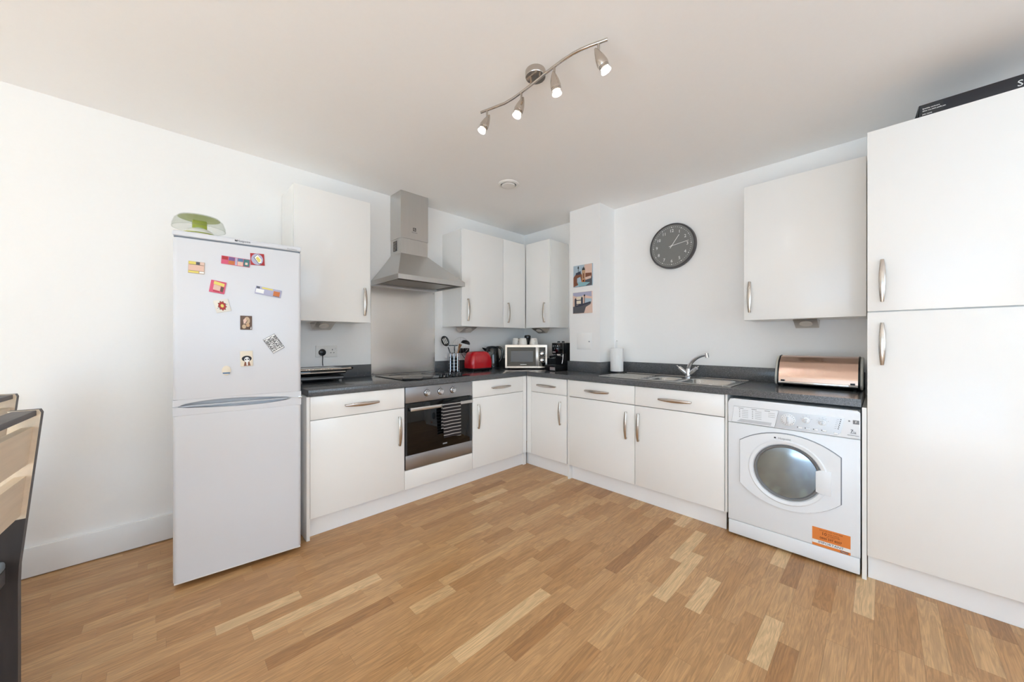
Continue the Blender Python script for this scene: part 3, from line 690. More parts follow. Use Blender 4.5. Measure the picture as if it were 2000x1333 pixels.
obj('finger_grip', MB().prism([(.622, .709), (.45, .709), (.446, .727), (.60, .727)], 'x', FX-.0026, FX-.0021), 'machine_silver', dr)
obj('drawer_seam', MB().prism([(.6505, .7025), (.4305, .7025), (.4125, .8015), (.638, .8015)], 'x', FX-.0001, FX+.0004), 'seam_grey', wm)
for j, y in enumerate((.612, .545, .480)):
    obj('program_list', box(FX-.0026, FX-.0021, y-.026, y, .790, .793), 'ink_grey', dr)
    for i in range(5 if j < 2 else 3): obj('program_list', box(FX-.0026, FX-.0021, y-.05, y-.018, .780-.0105*i, .7815-.0105*i), 'ink_grey', dr)
    if j < 2:
        for i in range(5): obj('program_mark', box(FX-.0026, FX-.0021, y-.008, y-.003, .779-.0105*i, .783-.0105*i), 'ink_grey', dr)
obj('silver_panel', MB().prism([(.428, .706), (.165, .706), (.150, .722), (.137, .8), (.411, .8)], 'x', FX-.0012, FX-.0002), 'machine_silver', wm, ang=20)
def dial(name, y, z, r, hgt):
    k = obj(name, MB().lathe([(0, 0), (r, 0), (r, hgt*.35), (r*.93, hgt*.45), (r*.62, hgt*.5), (r*.55, hgt), (0, hgt)], Matrix.Translation((FX-.0011, y, z)) @ Matrix.Rotation(-PI/2, 4, 'Y'), 32), 'machine_white', wm)
    obj('grip', box(FX-.0012-hgt-.006, FX-.0012-hgt*.6, y-r*.14, y+r*.14, z-r*.55, z+r*.55, bev=.001), 'machine_silver', k)
    n = 16 if r > .02 else 0
    for i in range(n):
        a = 2*PI*i/n; yy, zz = y+r*.8*math.cos(a), z+r*.8*math.sin(a)
        obj('dial_mark', box(FX-.0012-hgt*.47-.0006, FX-.0012-hgt*.40, yy-.0016, yy+.0016, zz-.0016, zz+.0016), 'ink_grey', k)
    return k
dial('program_dial', .369, .757, .034, .018)
dial('dial', .290, .766, .017, .016); dial('dial', .222, .766, .017, .016)
for y, z in ((.29, .766), (.222, .766)):
    for i in range(5):
        a = math.radians(20+35*i); obj('dial_mark', box(FX-.0016, FX-.0012, y+.024*math.cos(a)-.002, y+.024*math.cos(a)+.002, z+.024*math.sin(a)-.001, z+.024*math.sin(a)+.001), 'ink_grey', wm)
for i, y in enumerate((.318, .285, .250, .216)):
    obj('button', box(FX-.004, FX-.0012, y-.011, y+.006, .716, .726, bev=.0015), 'machine_white', wm)
    obj('button_mark', box(FX-.0018, FX-.0012, y+.008, y+.011, .720, .726), 'ink', wm)
obj('button', box(FX-.004, FX-.0012, .160, .178, .712, .722, bev=.0015), 'machine_white', wm)
for i in range(6):
    obj('indicator', box(FX-.0022, FX-.0012, .1475+.0021*i, .1515+.0021*i, .789-.0098*i, .7935-.0098*i), 'ink', wm)
    obj('indicator_text', box(FX-.0018, FX-.0012, .156+.0021*i, .166+.0021*i, .791-.0098*i, .7922-.0098*i), 'ink_grey', wm)
obj('badge', box(FX-.001, FX-.0002, .081, .104, .776, .796), 'ink_grey', wm)
text('lettering', 'F', .016, FB(FX-.0012, .0925, .786), 'white_print', wm)
obj('badge_mark', MB().cyl((FX-.001, .118, .789), (FX-.0002, .118, .789), .004, n=10), 'ink_grey', wm)
text('lettering', '7', .022, FB(FX-.0006, .108, .738), 'ink', wm); text('lettering', 'kg', .012, FB(FX-.0006, .098, .735), 'ink_grey', wm)
for z, a, b_ in ((.727, .092, .114), (.716, .082, .125)): obj('print_line', box(FX-.0008, FX-.0002, a, b_, z, z+.002), 'ink_grey', wm)
# door
def arc3(p0, pm, p1, n=16):
    (x1, y1), (x2, y2), (x3, y3) = p0, pm, p1
    d = 2*(x1*(y2-y3)+x2*(y3-y1)+x3*(y1-y2))
    ux = ((x1*x1+y1*y1)*(y2-y3)+(x2*x2+y2*y2)*(y3-y1)+(x3*x3+y3*y3)*(y1-y2))/d
    uy = ((x1*x1+y1*y1)*(x3-x2)+(x2*x2+y2*y2)*(x1-x3)+(x3*x3+y3*y3)*(x2-x1))/d
    r = math.hypot(x1-ux, y1-uy); a0 = math.atan2(y1-uy, x1-ux); a1 = math.atan2(y3-uy, x3-ux); am = math.atan2(y2-uy, x2-ux)
    def un(a, ref):
        while a < ref: a += 2*PI
        return a
    if un(am, a0) > un(a1, a0): a1 = un(a1, a0)-2*PI
    else: a1 = un(a1, a0)
    return [(ux+r*math.cos(a0+(a1-a0)*k/n), uy+r*math.sin(a0+(a1-a0)*k/n)) for k in range(n+1)]
GC, GR = (.378, .458), .148
def door_outline(g):
    return arc3((.603+g, .599+g*.3), (.36, .673+g), (.150-g, .592+g*.3)) + arc3((.150-g, .350-g*.3), (.36, .250-g), (.603+g, .345-g*.3))
def holed(mb, outer, inner, d0, d1):
    n = len(outer)
    cy, cz = GC; inn = []
    for (a, b_) in outer:
        ang = math.atan2(b_-cz, a-cy); inn.append((cy+inner*math.cos(ang), cz+inner*math.sin(ang)))
    A = [[mb.bm.verts.new((d, a, b_)) for a, b_ in pl] for d, pl in ((d0, outer), (d0, inn), (d1, inn), (d1, outer))]
    for r in range(4):
        P, Q = A[r], A[(r+1) % 4]
        for i in range(n): mb.bm.faces.new((P[i], P[(i+1) % n], Q[(i+1) % n], Q[i]))
    return mb
def dens(pl, m=3):
    out = []
    for i, p in enumerate(pl):
        q = pl[(i+1) % len(pl)]
        for k in range(m): out.append((p[0]+(q[0]-p[0])*k/m, p[1]+(q[1]-p[1])*k/m))
    return out
obj('door_seam', holed(MB(), dens(door_outline(.004)), .16, WX-.0012, WX-.0002), 'seam_grey', wm)
dd = obj('door', holed(MB(), dens(door_outline(0)), .165, WX-.013, WX-.0013), 'machine_white', wm, ang=30)
DM = Matrix.Translation((WX-.013, *GC)) @ Matrix.Rotation(-PI/2, 4, 'Y')
obj('door_ring', MB().lathe([(.182, 0), (.176, .004), (.160, .001), (.152, -.010), (.152, -.012), (.175, -.011)], DM, 64, False, False), 'machine_white', dd)
obj('bezel', MB().lathe([(.153, -.004), (.150, .002), (.143, .000), (.138, -.011), (.152, -.0115)], DM, 64, False, False), 'mid_grey', dd)
obj('glass', MB().lathe([(.1385, -.008), (.12, -.0065), (.08, -.004), (.0, -.003), (.0, -.0060), (.08, -.0070), (.12, -.0090), (.1385, -.011)], DM, 64, False, False), 'door_glass' if 'door_glass' in MT else 'chrome', dd)
obj('grip_plate', MB().prism([(.249, .392), (.249, .502), (.232, .510), (.186, .510), (.186, .384), (.232, .384)], 'x', WX-.0178, WX-.0125, bev=.0015), 'machine_white', dd)
text('lettering', 'Hotpoint', .0155, FB(WX-.0133, .385, .6465), 'ink_grey', dd)
obj('logo', box(WX-.0138, WX-.0131, .424, .433, .643, .651), 'ink', dd)
# sticker
st = obj('sticker', box(WX-.0007, WX-.0002, .113, .265, .098, .197), 'orange_print', wm)
obj('white_band', box(WX-.0010, WX-.0008, .1132, .2648, .1125, .1305), 'white_print', st)
text('lettering', 'IMPORTANT', .0165, FB(WX-.0011, .190, .1215), 'blue_ink', st, sx=1.1)
text('lettering', 'REGISTER FOR YOUR FREE', .0078, FB(WX-.0008, .189, .1865), 'sticker_text', st)
text('lettering', '10', .022, FB(WX-.0008, .216, .1705), 'sticker_text', st, bold=True)
text('lettering', 'YEAR PARTS', .0085, FB(WX-.0008, .203, .1745), 'sticker_text', st, align='LEFT')
text('lettering', 'GUARANTEE', .0085, FB(WX-.0008, .203, .1655), 'sticker_text', st, align='LEFT')
text('lettering', 'CALL US NOW', .0052, FB(WX-.0008, .190, .1575), 'sticker_text', st)
text('lettering', '0800 597 8557', .0145, FB(WX-.0008, .190, .1465), 'sticker_text', st, bold=True)
obj('logo_plate', box(WX-.0010, WX-.0008, .121, .152, .1005, .1105), 'sticker_text', st)
text('lettering', 'Hotpoint', .0072, FB(WX-.0011, .1365, .1055), 'white_print', st)

# ------------------------------------------------------------------ sink and tap
sk = thing('sink', 'stainless steel one and a half bowl sink with drainer', 'sink', (2.85, 1.16, ZT))
def rrect(x0, x1, y0, y1, r, n=6):
    P = []
    for cx_, cy_, a0 in ((x1-r, y1-r, 0), (x0+r, y1-r, PI/2), (x0+r, y0+r, PI), (x1-r, y0+r, 1.5*PI)):
        for k in range(n+1): a = a0+PI/2*k/n; P.append((cx_+r*math.cos(a), cy_+r*math.sin(a)))
    return P
def bowl(mb, x0, x1, y0, y1, depth, r):
    rings = []
    for off, z in ((-.012, 0), (0, -.001), (.006, -.010), (.012, -depth+.03), (.035, -depth), ):
        rings.append([(p[0], p[1], ZT+.003+z) for p in rrect(x0+off, x1-off, y0+off, y1-off, max(.01, r-off*.3))])
    mb.ring_loft(rings, False, True)
MBX = (2.655, 3.0, .725, 1.035, .15, .06); SBX = (2.70, 2.955, 1.085, 1.275, .12, .05)
dk = MB()                                       # deck as a grid of strips round the bowls
for a in ((2.60, MBX[0]-.011, .672, 1.648), (3.0+.011, 3.095, .672, 1.648), (MBX[0]-.011, 3.011, .672, .725+.011-.022), (MBX[0]-.011, 3.011, 1.035+.011, 1.085-.011), (MBX[0]-.011, SBX[0]-.011, 1.074, 1.286), (SBX[1]+.011, 3.011, 1.074, 1.286), (MBX[0]-.011, 3.011, 1.286, 1.648)):
    dk.box(*a, ZT+.0005, ZT+.003)
obj('deck', dk, 'sink_steel', sk, ang=0)
rim = [(p[0], p[1], ZT+.004) for p in rrect(2.602, 3.093, .674, 1.646, .02)]
obj('rim', MB().tube(rim, .0032, 8, closed=True), 'sink_steel', sk)
for nm, B_ in (('main_bowl', MBX), ('half_bowl', SBX)):
    mb = MB(); bowl(mb, *B_); bo = obj(nm, mb, 'sink_steel', sk, ang=50)
    cx_, cy_ = (B_[0]+B_[1])/2, (B_[2]+B_[3])/2
    obj('waste', MB().lathe([(0, 0), (.035, 0), (.037, .002), (.03, .003), (0, .002)], Matrix.Translation((cx_, cy_, ZT+.0032-B_[4]))), 'chrome', bo)
for k in range(7): obj('drainer_groove', MB().tube([(2.66+.05*k, 1.325, ZT+.0032), (2.66+.05*k, 1.60, ZT+.0032)], .0028, 8), 'sink_steel', sk)
tp = thing('mixer_tap', 'chrome mixer tap with two angled lever handles behind the sink', 'tap', (3.045, 1.09, ZT+.003))
bx, by, bz = 3.045, 1.09, ZT+.0035
obj('base', MB().lathe([(0, 0), (.027, 0), (.027, .006), (.022, .012), (.021, .05), (.018, .07), (0, .072)], Matrix.Translation((bx, by, bz)), 32), 'chrome', tp)
sp = []; rr = []
for k in range(15):
    u = k/14; a = u*1.32
    hx = .16*(1-math.cos(a))/(1-math.cos(1.32)); hz = .045+.14*math.sin(a)/math.sin(1.32)
    sp.append((bx-.40*hx, by-.92*hx, bz+hz)); rr.append(.0165-.0055*u)
sp.append((sp[-1][0]-.004, sp[-1][1]-.010, sp[-1][2]-.001)); rr.append(.011)
so = obj('spout', MB().tube(sp, rr, 16), 'chrome', tp, ang=60)
e = Vector(sp[-1]); obj('nozzle', MB().cyl(e+Vector((0, 0, .014)), e+Vector((-.003, -.006, -.020)), .0135), 'chrome', so)
for s in (-1, 1):
    d = Vector((-.15, -.72*s, .62)).normalized(); p = Vector((bx, by, bz+.02))
    v = obj('valve', MB().cyl(p+d*.012, p+d*.060, .015, .0165), 'chrome', tp)
    obj('lever', MB().cyl(p+d*.061, p+d*.090, .017, .014, n=12).cyl(p+d*.088, p+d*.112, .005, .004, n=10), 'chrome', v)

# ------------------------------------------------------------------ kitchen roll
kx, ky = 3.03, 1.716
t = thing('kitchen_roll_holder', 'white wire kitchen roll holder beside the column', 'holder', (kx, ky, ZT+.003))
wr_ = [(kx+.074*math.cos(2*PI*k/32), ky+.074*math.sin(2*PI*k/32), ZT+.0125) for k in range(32)]
obj('base_ring', MB().tube(wr_, .003, 8, closed=True), 'dark_grey', t)
for k in range(4):
    a = PI/4+PI/2*k; obj('foot', MB().tube([(kx+.074*math.cos(a), ky+.074*math.sin(a), ZT+.011), (kx+.078*math.cos(a), ky+.078*math.sin(a), ZT+.0035)], .0035, 8), 'dark_grey', t)
obj('base_bar', MB().tube([(kx-.074, ky, ZT+.0125), (kx+.074, ky, ZT+.0125)], .0025, 8).tube([(kx, ky-.074, ZT+.0125), (kx, ky+.074, ZT+.0125)], .0025, 8), 'dark_grey', t)
pl = [(kx-.011, ky, ZT+.013), (kx-.011, ky, 1.190)]+[(kx-.011*math.cos(a), ky, 1.190+.014*math.sin(a)) for a in [PI*k/8 for k in range(1, 8)]]+[(kx+.011, ky, 1.190), (kx+.011, ky, ZT+.013)]
obj('pole', MB().tube(pl, .0026, 8), 'steel', t)
t = thing('kitchen_roll', 'white paper kitchen roll standing on its wire holder', 'kitchen roll', (kx, ky, ZT+.0165))
rl = MB(); rl.lathe([(.018, .0), (.058, .0), (.058, .212), (.018, .212)], Matrix.Translation((kx, ky, ZT+.0165)), 48, False, False)
rl.lathe([(.018, 0), (.018, .212)], Matrix.Translation((kx, ky, ZT+.0165)), 48, False, False)
obj('roll', rl, 'paper', t)
a0 = math.radians(212)
obj('loose_sheet', MB().ring_loft([[(kx+r*math.cos(a), ky+r*math.sin(a), z) for z in (ZT+.0170, ZT+.228)] for r, a in ((.0584, a0+.5), (.0588, a0+.25), (.0592, a0), (.0605, a0-.12))], False, False), 'paper', t)

# ------------------------------------------------------------------ bread bin
bb = thing('bread_bin', 'copper roll-top bread bin with black trim on the worktop', 'bread bin', (3.0, .285, ZT))
prof = [(3.115, .000), (2.925, .000), (2.903, .010), (2.893, .030), (2.896, .060), (2.912, .110), (2.942, .158), (2.985, .186), (3.03, .192), (3.08, .186), (3.115, .165)]
prof = [(a, b_+ZT+.0065) for a, b_ in prof]
def grow(pr, g, cx_=3.01, cz_=ZT+.09): return [(cx_+(a-cx_)*(1+g), cz_+(b_-cz_)*(1+g)) for a, b_ in pr]
obj('body', MB().prism(grow(prof, -.02), 'y', .096, .475), 'black_plastic', bb, ang=40)
ln = MB(); lp = [p for p in grow(prof, .0)[3:9]]
V0 = [ln.bm.verts.new((a, .098, b_)) for a, b_ in lp]; V1 = [ln.bm.verts.new((a, .473, b_)) for a, b_ in lp]
for i in range(len(lp)-1): ln.bm.faces.new((V0[i], V0[i+1], V1[i+1], V1[i]))
bmesh.ops.subdivide_edges(ln.bm, edges=[e for e in ln.bm.edges if abs(e.verts[0].co.y-e.verts[1].co.y) < .01], cuts=3, smooth=1.0)
bmesh.ops.solidify(ln.bm, geom=ln.bm.faces[:], thickness=.002)
obj('roll_lid', ln, 'copper', bb, ang=60)
obj('lower_strip', box(2.8865, 2.892, .098, .473, ZT+.022, ZT+.036, bev=.001), 'chrome', bb)
for y0_, y1_, s_ in ((.4735, .481, 1), (.090, .0975, -1)):
    cp = obj('end_cap', MB().prism(grow(prof, .03), 'y', y0_, y1_, bev=.002), 'black_plastic', bb, ang=40)
    a_, b_ = (y1_+.0002, y1_+.013) if s_ > 0 else (y0_-.013, y0_-.0002)
    obj('side_disc', MB().prism(grow(prof, -.01), 'y', a_, b_, bev=.004), 'bin_grey', cp, ang=50)
for y in (.12, .45): obj('lid_stop', box(2.884, 2.8925, y-.010, y+.010, ZT+.037, ZT+.047), 'black_plastic', bb)
for x in (2.93, 3.09):
    for y in (.11, .46): obj('foot', MB().cyl((x, y, ZT+.0003), (x, y, ZT+.012), .008, n=12), 'rubber', bb)

# ------------------------------------------------------------------ wall clock and prints
ck = thing('wall_clock', 'round grey wall clock with white numerals on the sink wall', 'clock', (XW, 1.251, 2.01))
CM = Matrix.Translation((XW-.001, 1.251, 2.01)) @ Matrix.Rotation(-PI/2, 4, 'Y')
obj('case', MB().lathe([(0, 0), (.186, 0), (.192, .006), (.192, .036), (.188, .043), (.181, .043), (.178, .038), (0, .038)], CM, 72), 'clock_rim', ck)
obj('face', MB().lathe([(0, .0383), (.1775, .0383), (.1775, .039), (0, .039)], CM, 72), 'clock_face', ck)
cfx = XW-.001-.0392
def CP(ang, r): a = math.radians(ang); return 1.251-r*math.sin(a), 2.01+r*math.cos(a)
for i in range(12):
    y, z = CP(30*(i+1), .128); text('numeral', str(i+1), .036, FB(cfx-.0002, y, z-.001), 'white_print', ck)
for i in range(60):
    y, z = CP(6*i, .158); r = .0042 if i % 5 == 0 else .0022
    obj('minute_dot', MB().cyl((cfx, y, z), (cfx-.0006, y, z), r, n=8), 'white_print', ck)
for ang, L, wd, dx in ((36, .105, .0048, .0015), (81, .140, .0042, .003)):
    a = math.radians(ang); d = Vector((0, -math.sin(a), math.cos(a))); n = Vector((0, math.cos(a), math.sin(a)))
    mb = MB(); p = Vector((cfx-dx, 1.251, 2.01)); q = [p-d*.022-n*wd/2, p-d*.022+n*wd/2, p+d*L+n*wd/2*.8, p+d*L-n*wd/2*.8]
    mb.ring_loft([q, [v-Vector((.001, 0, 0)) for v in q]]); obj('hand', mb, 'white_print', ck, ang=0)
obj('spindle', MB().cyl((cfx-.001, 1.251, 2.01), (cfx-.005, 1.251, 2.01), .005, n=14), 'white_print', ck)
def canvas(label, y0, y1, z0, z1, base, pieces):
    t = thing('canvas_print', label, 'picture', (2.89, (y0+y1)/2, z0))
    obj('canvas', box(2.887, 2.9008, y0, y1, z0, z1, bev=.001), base, t)
    cy_, cz_, hw, hh = (y0+y1)/2, (z0+z1)/2, (y1-y0)/2*.985, (z1-z0)/2*.985
    for i, (m, poly) in enumerate(pieces):
        obj('print', MB().prism([(cy_-u*hw, cz_+v*hh) for u, v in poly], 'x', 2.8866-.00004*i, 2.8869-.00004*i), m, t, ang=0)
def tower(u, w, v0, v1, m, roof, rh=.25):
    return [(m, R_(u-w, u+w, v0, v1)), (roof, [(u-w*1.1, v1), (u+w*1.1, v1), (u+w*.5, v1+rh*.4), (u, v1+rh), (u-w*.5, v1+rh*.4)])]
canvas('colourful canvas print of a towered bridge, the upper of two on the column', 1.888, 2.102, 1.722, 1.928, 'p_sky',
       [('p_blush', [(.2, 1), (1, 1), (1, -.2), (.1, -.2)]), ('p_rust', [(-1, -.1), (-.7, .25), (-.2, .3), (.0, -.1), (0, -.7), (-1, -1)]), ('p_navy', [(-.75, .3), (-.2, .45), (-.2, .15), (-.75, .1)]), ('p_rust', [(.3, .2), (.95, .15), (1, -.4), (.3, -.4)]), ('p_slate', [(.1, -.4), (1, -.2), (1, -1), (-.4, -1)]), ('p_water', [(-.6, -.55), (.8, -.72), (.3, -.98), (-.4, -.98)]), ('p_sky', [(-.6, -.2), (-.25, -.1), (-.1, -.6), (-.6, -.6)])]
       + tower(.1, .17, -.6, .5, 'p_stone', 'ink', .35) + [('p_rust', R_(.03, .17, -.3, .2)), ('p_orange', R_(-.05, .25, -.62, -.4)), ('ink', E_(.1, -.5, .07, .09)), ('p_blush', [(.3, -.2), (.9, -.12), (.9, -.35), (.3, -.45)]), ('ink', R_(-.49, -.45, .3, .95)), ('ink', E_(-.47, .78, .07, .12)), ('ink', R_(-.05, -.01, .5, .75)), ('ink', R_(.21, .25, .5, .75))])
canvas('muted canvas print of a bridge at dusk, the lower of two on the column', 1.893, 2.107, 1.466, 1.669, 'p_blush',
       [('p_lilac', [(-1, 1), (1, 1), (1, .5), (.2, .7), (-.4, .5), (-1, .75)]), ('p_cream', R_(-.6, .1, -.1, .6)), ('p_sky', [(.3, .4), (1, .3), (1, 0), (.3, -.1)]), ('p_slate', [(-1, -.35), (.2, -.2), (.95, .0), (.9, -.2), (.4, -.45), (.2, -1), (-1, -1)]), ('p_navy', [(-.7, -.25), (.9, .05), (.9, -.1), (-.2, -.35), (-.7, -.4)])]
       + tower(-.72, .1, -.35, .35, 'p_navy', 'p_navy', .15) + tower(-.02, .1, -.3, .45, 'p_navy', 'p_navy', .15) + [('p_navy', R_(-.65, -.05, .2, .28)), ('p_navy', R_(-.65, -.05, -.18, -.1)), ('ink', R_(.22, .28, -.1, .65)), ('ink', E_(.25, .66, .08, .1))])

# ------------------------------------------------------------------ ceiling fittings
sp_ = thing('spotlight_bar', 'brushed steel ceiling bar with four spotlights', 'light fitting', (1.27, 1.143, ZC))
obj('ceiling_rose', MB().lathe([(0, 0), (.046, 0), (.048, -.004), (.048, -.028), (.046, -.031), (0, -.031)], Matrix.Translation((1.27, 1.143, ZC-.0005)), 40), 'nickel', sp_)
path = [(1.231, 1.500), (1.251, 1.430), (1.271, 1.356), (1.2755, 1.298), (1.274, 1.242), (1.271, 1.187), (1.267, 1.132), (1.262, 1.080), (1.259, 1.028), (1.257, .974), (1.259, .920), (1.265, .883), (1.275, .847), (1.300, .778)]
BZ = 2.424
obj('bar', MB().tube([(x, y, BZ) for x, y in path], .0065, 12), 'nickel', sp_, ang=60)
for y in (1.115, 1.170): obj('bar_clip', MB().cyl((1.268, y, BZ+.004), (1.268, y, 2.4455), .004, n=10), 'nickel', sp_)
def at_y(y):
    for (xa, ya), (xb, yb) in zip(path, path[1:]):
        if yb <= y <= ya: return xa+(xb-xa)*(ya-y)/(ya-yb)
for y, X_, Z_ in ((1.462, -.45, -.10), (1.240, -.35, -.05), (1.020, .18, .05), (.812, .55, .10)):
    x = at_y(y); h = obj('spot_head', MB(), 'nickel', sp_) if 0 else None
    st_ = obj('stem', MB().cyl((x, y, BZ-.004), (x, y, BZ-.042), .0055, n=12), 'nickel', sp_)
    d = Vector((X_*RT[0]+Z_*FW[0], X_*RT[1]+Z_*FW[1], -1)).normalized(); p = Vector((x, y, BZ-.052))
    q = d.to_track_quat('Z', 'Y').to_matrix().to_4x4()
    hd = obj('spot_head', MB().lathe([(0, -.032), (.004, -.030), (.012, -.012), (.0195, .012), (.0235, .034), (.0225, .044), (.0205, .045), (.0215, .050), (.0200, .0505), (.0205, .056), (0, .056)], Matrix.Translation(p) @ q, 28), 'nickel', st_)
    sl = bpy.data.lights.new('spot_light', 'SPOT'); sl.energy = 4; sl.spot_size = math.radians(130); sl.spot_blend = 1; sl.shadow_soft_size = .02; sl.color = (.92, .97, 1)
    so_ = bpy.data.objects.new('spot_light', sl); C.objects.link(so_); so_.location = p+d*.080; so_.rotation_euler = d.to_track_quat('-Z', 'Y').to_euler()
    bu = obj('bulb', MB().lathe([(0, .0565), (.0165, .0565), (.0205, .067), (.0215, .071), (.019, .073), (0, .070)], Matrix.Translation(p) @ q, 28), 'bulb_glass', st_)
t = thing('ceiling_vent', 'round white air vent in the ceiling', 'vent', (2.027, 2.119, ZC))
VM = Matrix.Translation((2.027, 2.119, ZC-.0005)) @ Matrix.Rotation(PI, 4, 'X')
obj('ring', MB().lathe([(.062, 0), (.086, 0), (.084, .008), (.070, .014), (.062, .010)], VM, 48, False, False), 'white_plastic', t)
obj('gap_ring', MB().lathe([(0, .001), (.0615, .001), (.0615, .004), (0, .004)], VM, 48), 'dark_grey', t)
obj('disc', MB().lathe([(0, .0045), (.054, .0045), (.056, .012), (.050, .018), (0, .020)], VM, 48), 'white_plastic', t)

# ------------------------------------------------------------------ sockets, plugs
def socketA(label, x0, x1, z0, z1):
    t = thing('wall_socket', label, 'socket', ((x0+x1)/2, YW, z0))
    obj('plate', box(x0, x1, YW-.011, YW-.0008, z0, z1, bev=.002), 'white_plastic', t)
    for c_ in (x0+(x1-x0)*.28, x0+(x1-x0)*.76):
        for dx, dz, w_, h_ in ((0, .012, .0025, .005), (-.011, -.012, .004, .0022), (.011, -.012, .004, .0022)):
            obj('pin_hole', box(c_+dx-w_, c_+dx+w_, YW-.0118, YW-.0111, (z0+z1)/2+dz-h_, (z0+z1)/2+dz+h_), 'dark_grey', t)
        obj('switch', box(c_+.018, c_+.030, YW-.0135, YW-.0111, (z0+z1)/2+.012, (z0+z1)/2+.028, bev=.001), 'white_plastic', t)
    return t
def plug(name, label, p, n, cable, cat='plug'):
    t = thing(name, label, cat, p); q = Vector(n).to_track_quat('Z', 'Y').to_matrix().to_4x4(); M = Matrix.Translation(p) @ q
    obj('body', MB().lathe([(0, .0), (.025, .0), (.027, .006), (.023, .018), (.012, .022), (0, .0225)], M, 20), 'black_plastic', t)
    obj('cable', MB().tube(cable, .0032, 8), 'black_plastic', t)
    return t
socketA('white double wall socket above the contact grill', .851, 1.006, 1.076, 1.164)
socketA('white double wall socket behind the red toaster', 2.15, 2.30, 1.055, 1.145)
def bez(p, n=12):
    p = [Vector(v) for v in p]; out = []
    for i in range(n+1):
        u = i/n; out.append(p[0]*(1-u)**3+p[1]*3*u*(1-u)**2+p[2]*3*u*u*(1-u)+p[3]*u**3)
    return out
plug('plug', 'black plug with short cable in the socket above the grill', (.894, YW-.0122, 1.112), (0, -1, 0), bez([(.894, YW-.028, 1.092), (.894, YW-.03, 1.06), (.885, YW-.045, 1.04), (.886, YW-.06, 1.012)]))
for x, w_ in ((2.195, 'left of two black plugs behind the red toaster'), (2.262, 'right of two black plugs behind the red toaster')):
    t = thing('plug', w_, 'plug', (x, YW-.0122, 1.10)); obj('body', MB().box(x-.024, x+.024, YW-.05, YW-.0122, 1.078, 1.128, bev=.006), 'black_plastic', t)
    obj('cable', MB().tube(bez([(x, YW-.035, 1.08), (x+.01, YW-.035, 1.04), (x+.06, YW-.04, 1.02), (x+.10, YW-.045, .93)]), .003, 8), 'black_plastic', t)
t = thing('wall_socket', 'white wall socket between the microwave and coffee machine', 'socket', (XW, 2.50, 1.05))
obj('plate', box(XW-.011, XW-.0008, 2.425, 2.575, 1.05, 1.137, bev=.002), 'white_plastic', t)
plug('plug', 'black plug in the socket beside the microwave', (XW-.0122, 2.548, 1.105), (-1, 0, 0), bez([(XW-.03, 2.548, 1.085), (XW-.035, 2.545, 1.05), (XW-.03, 2.52, 1.02), (XW-.04, 2.50, .93)]))

# ------------------------------------------------------------------ contact grill
g = thing('contact_grill', 'black contact grill with silver handle bar beside the fridge', 'grill', (.80, 2.83, ZT))
obj('lower_plate', MB().box(.660, .972, 2.760, 2.965, ZT+.018, ZT+.048, bev=.008), 'black_plastic', g)
obj('upper_lid', MB().box(.655, .985, 2.745, 2.97, ZT+.058, ZT+.098, bev=.014, seg=3), 'black_gloss', g)
obj('lid_trim', box(.668, .975, 2.7425, 2.7448, ZT+.070, ZT+.076), 'nickel', g)
obj('plate_edge', box(.665, .965, 2.7565, 2.7595, ZT+.026, ZT+.036), 'mid_grey', g)
hb = MB(); hb.cyl((.675, 2.722, ZT+.096), (1.005, 2.722, ZT+.096), .0075); obj('handle_bar', hb, 'nickel', g)
for x in (.668, 1.010): obj('handle_arm', MB().tube(bez([(x, 2.722, ZT+.096), (x, 2.72, ZT+.098), (x, 2.75, ZT+.095), (x-.03*(1 if x > .8 else -1), 2.79, ZT+.082)]), .010, 10), 'black_plastic', g)
obj('lid_panel', box(.70, .95, 2.78, 2.94, ZT+.0985, ZT+.100, bev=.0006), 'steel', g)
for x in (.69, .95):
    for y in (2.785, 2.94): obj('foot', MB().cyl((x, y, ZT+.0003), (x, y, ZT+.019), .011, n=14), 'mid_grey', g)

# ------------------------------------------------------------------ utensils
ux, uy = 2.022, 2.872
uh = thing('utensil_holder', 'chrome wire utensil holder on the worktop by the hob', 'utensil holder', (ux, uy, ZT))
for z in (.02, .05, .08, .11, .14, .178):
    obj('wire_ring', MB().tube([(ux+.046*math.cos(2*PI*k/28), uy+.046*math.sin(2*PI*k/28), ZT+z) for k in range(28)], .0024, 8, closed=True), 'chrome', uh)
for k in range(8):
    a = 2*PI*k/8+.2; obj('upright_wire', MB().tube([(ux+.050*math.cos(a), uy+.050*math.sin(a), ZT+.002), (ux+.046*math.cos(a), uy+.046*math.sin(a), ZT+.02), (ux+.046*math.cos(a), uy+.046*math.sin(a), ZT+.178)], .0024, 8), 'chrome', uh)
obj('inner_cup', MB().lathe([(0, .012), (.040, .012), (.041, .145), (.039, .145), (.038, .016), (0, .016)], Matrix.Translation((ux, uy, ZT)), 28, False, False), 'black_plastic', uh)
def U(X, dz, Z=0): return Vector((ux+X*RT[0]+Z*FW[0], uy+X*RT[1]+Z*FW[1], ZT+dz))
t = thing('slotted_spoon', 'black slotted spoon leaning left in the utensil holder', 'spoon', U(-.02, .05))
obj('handle', MB().tube([U(-.010, .03), U(-.028, .16), U(-.055, .235)], [.004, .005, .005], 8), 'black_plastic', t)
hd = MB(); c0 = U(-.083, .295, .0); ax = (U(-.10, .335)-U(-.055, .235)).normalized(); sd = Vector((RT[0], RT[1], 0)); sd = (sd-ax*sd.dot(ax)).normalized(); nn = ax.cross(sd)
def oval(c, a, b_, off, n=28): return [c+ax*a*math.cos(2*PI*k/n)+sd*b_*math.sin(2*PI*k/n)+nn*off for k in range(n)]
hd.ring_loft([oval(c0, .052, .036, .004), oval(c0, .052, .036, 0), oval(c0, .030, .02, -.006)], False, True)
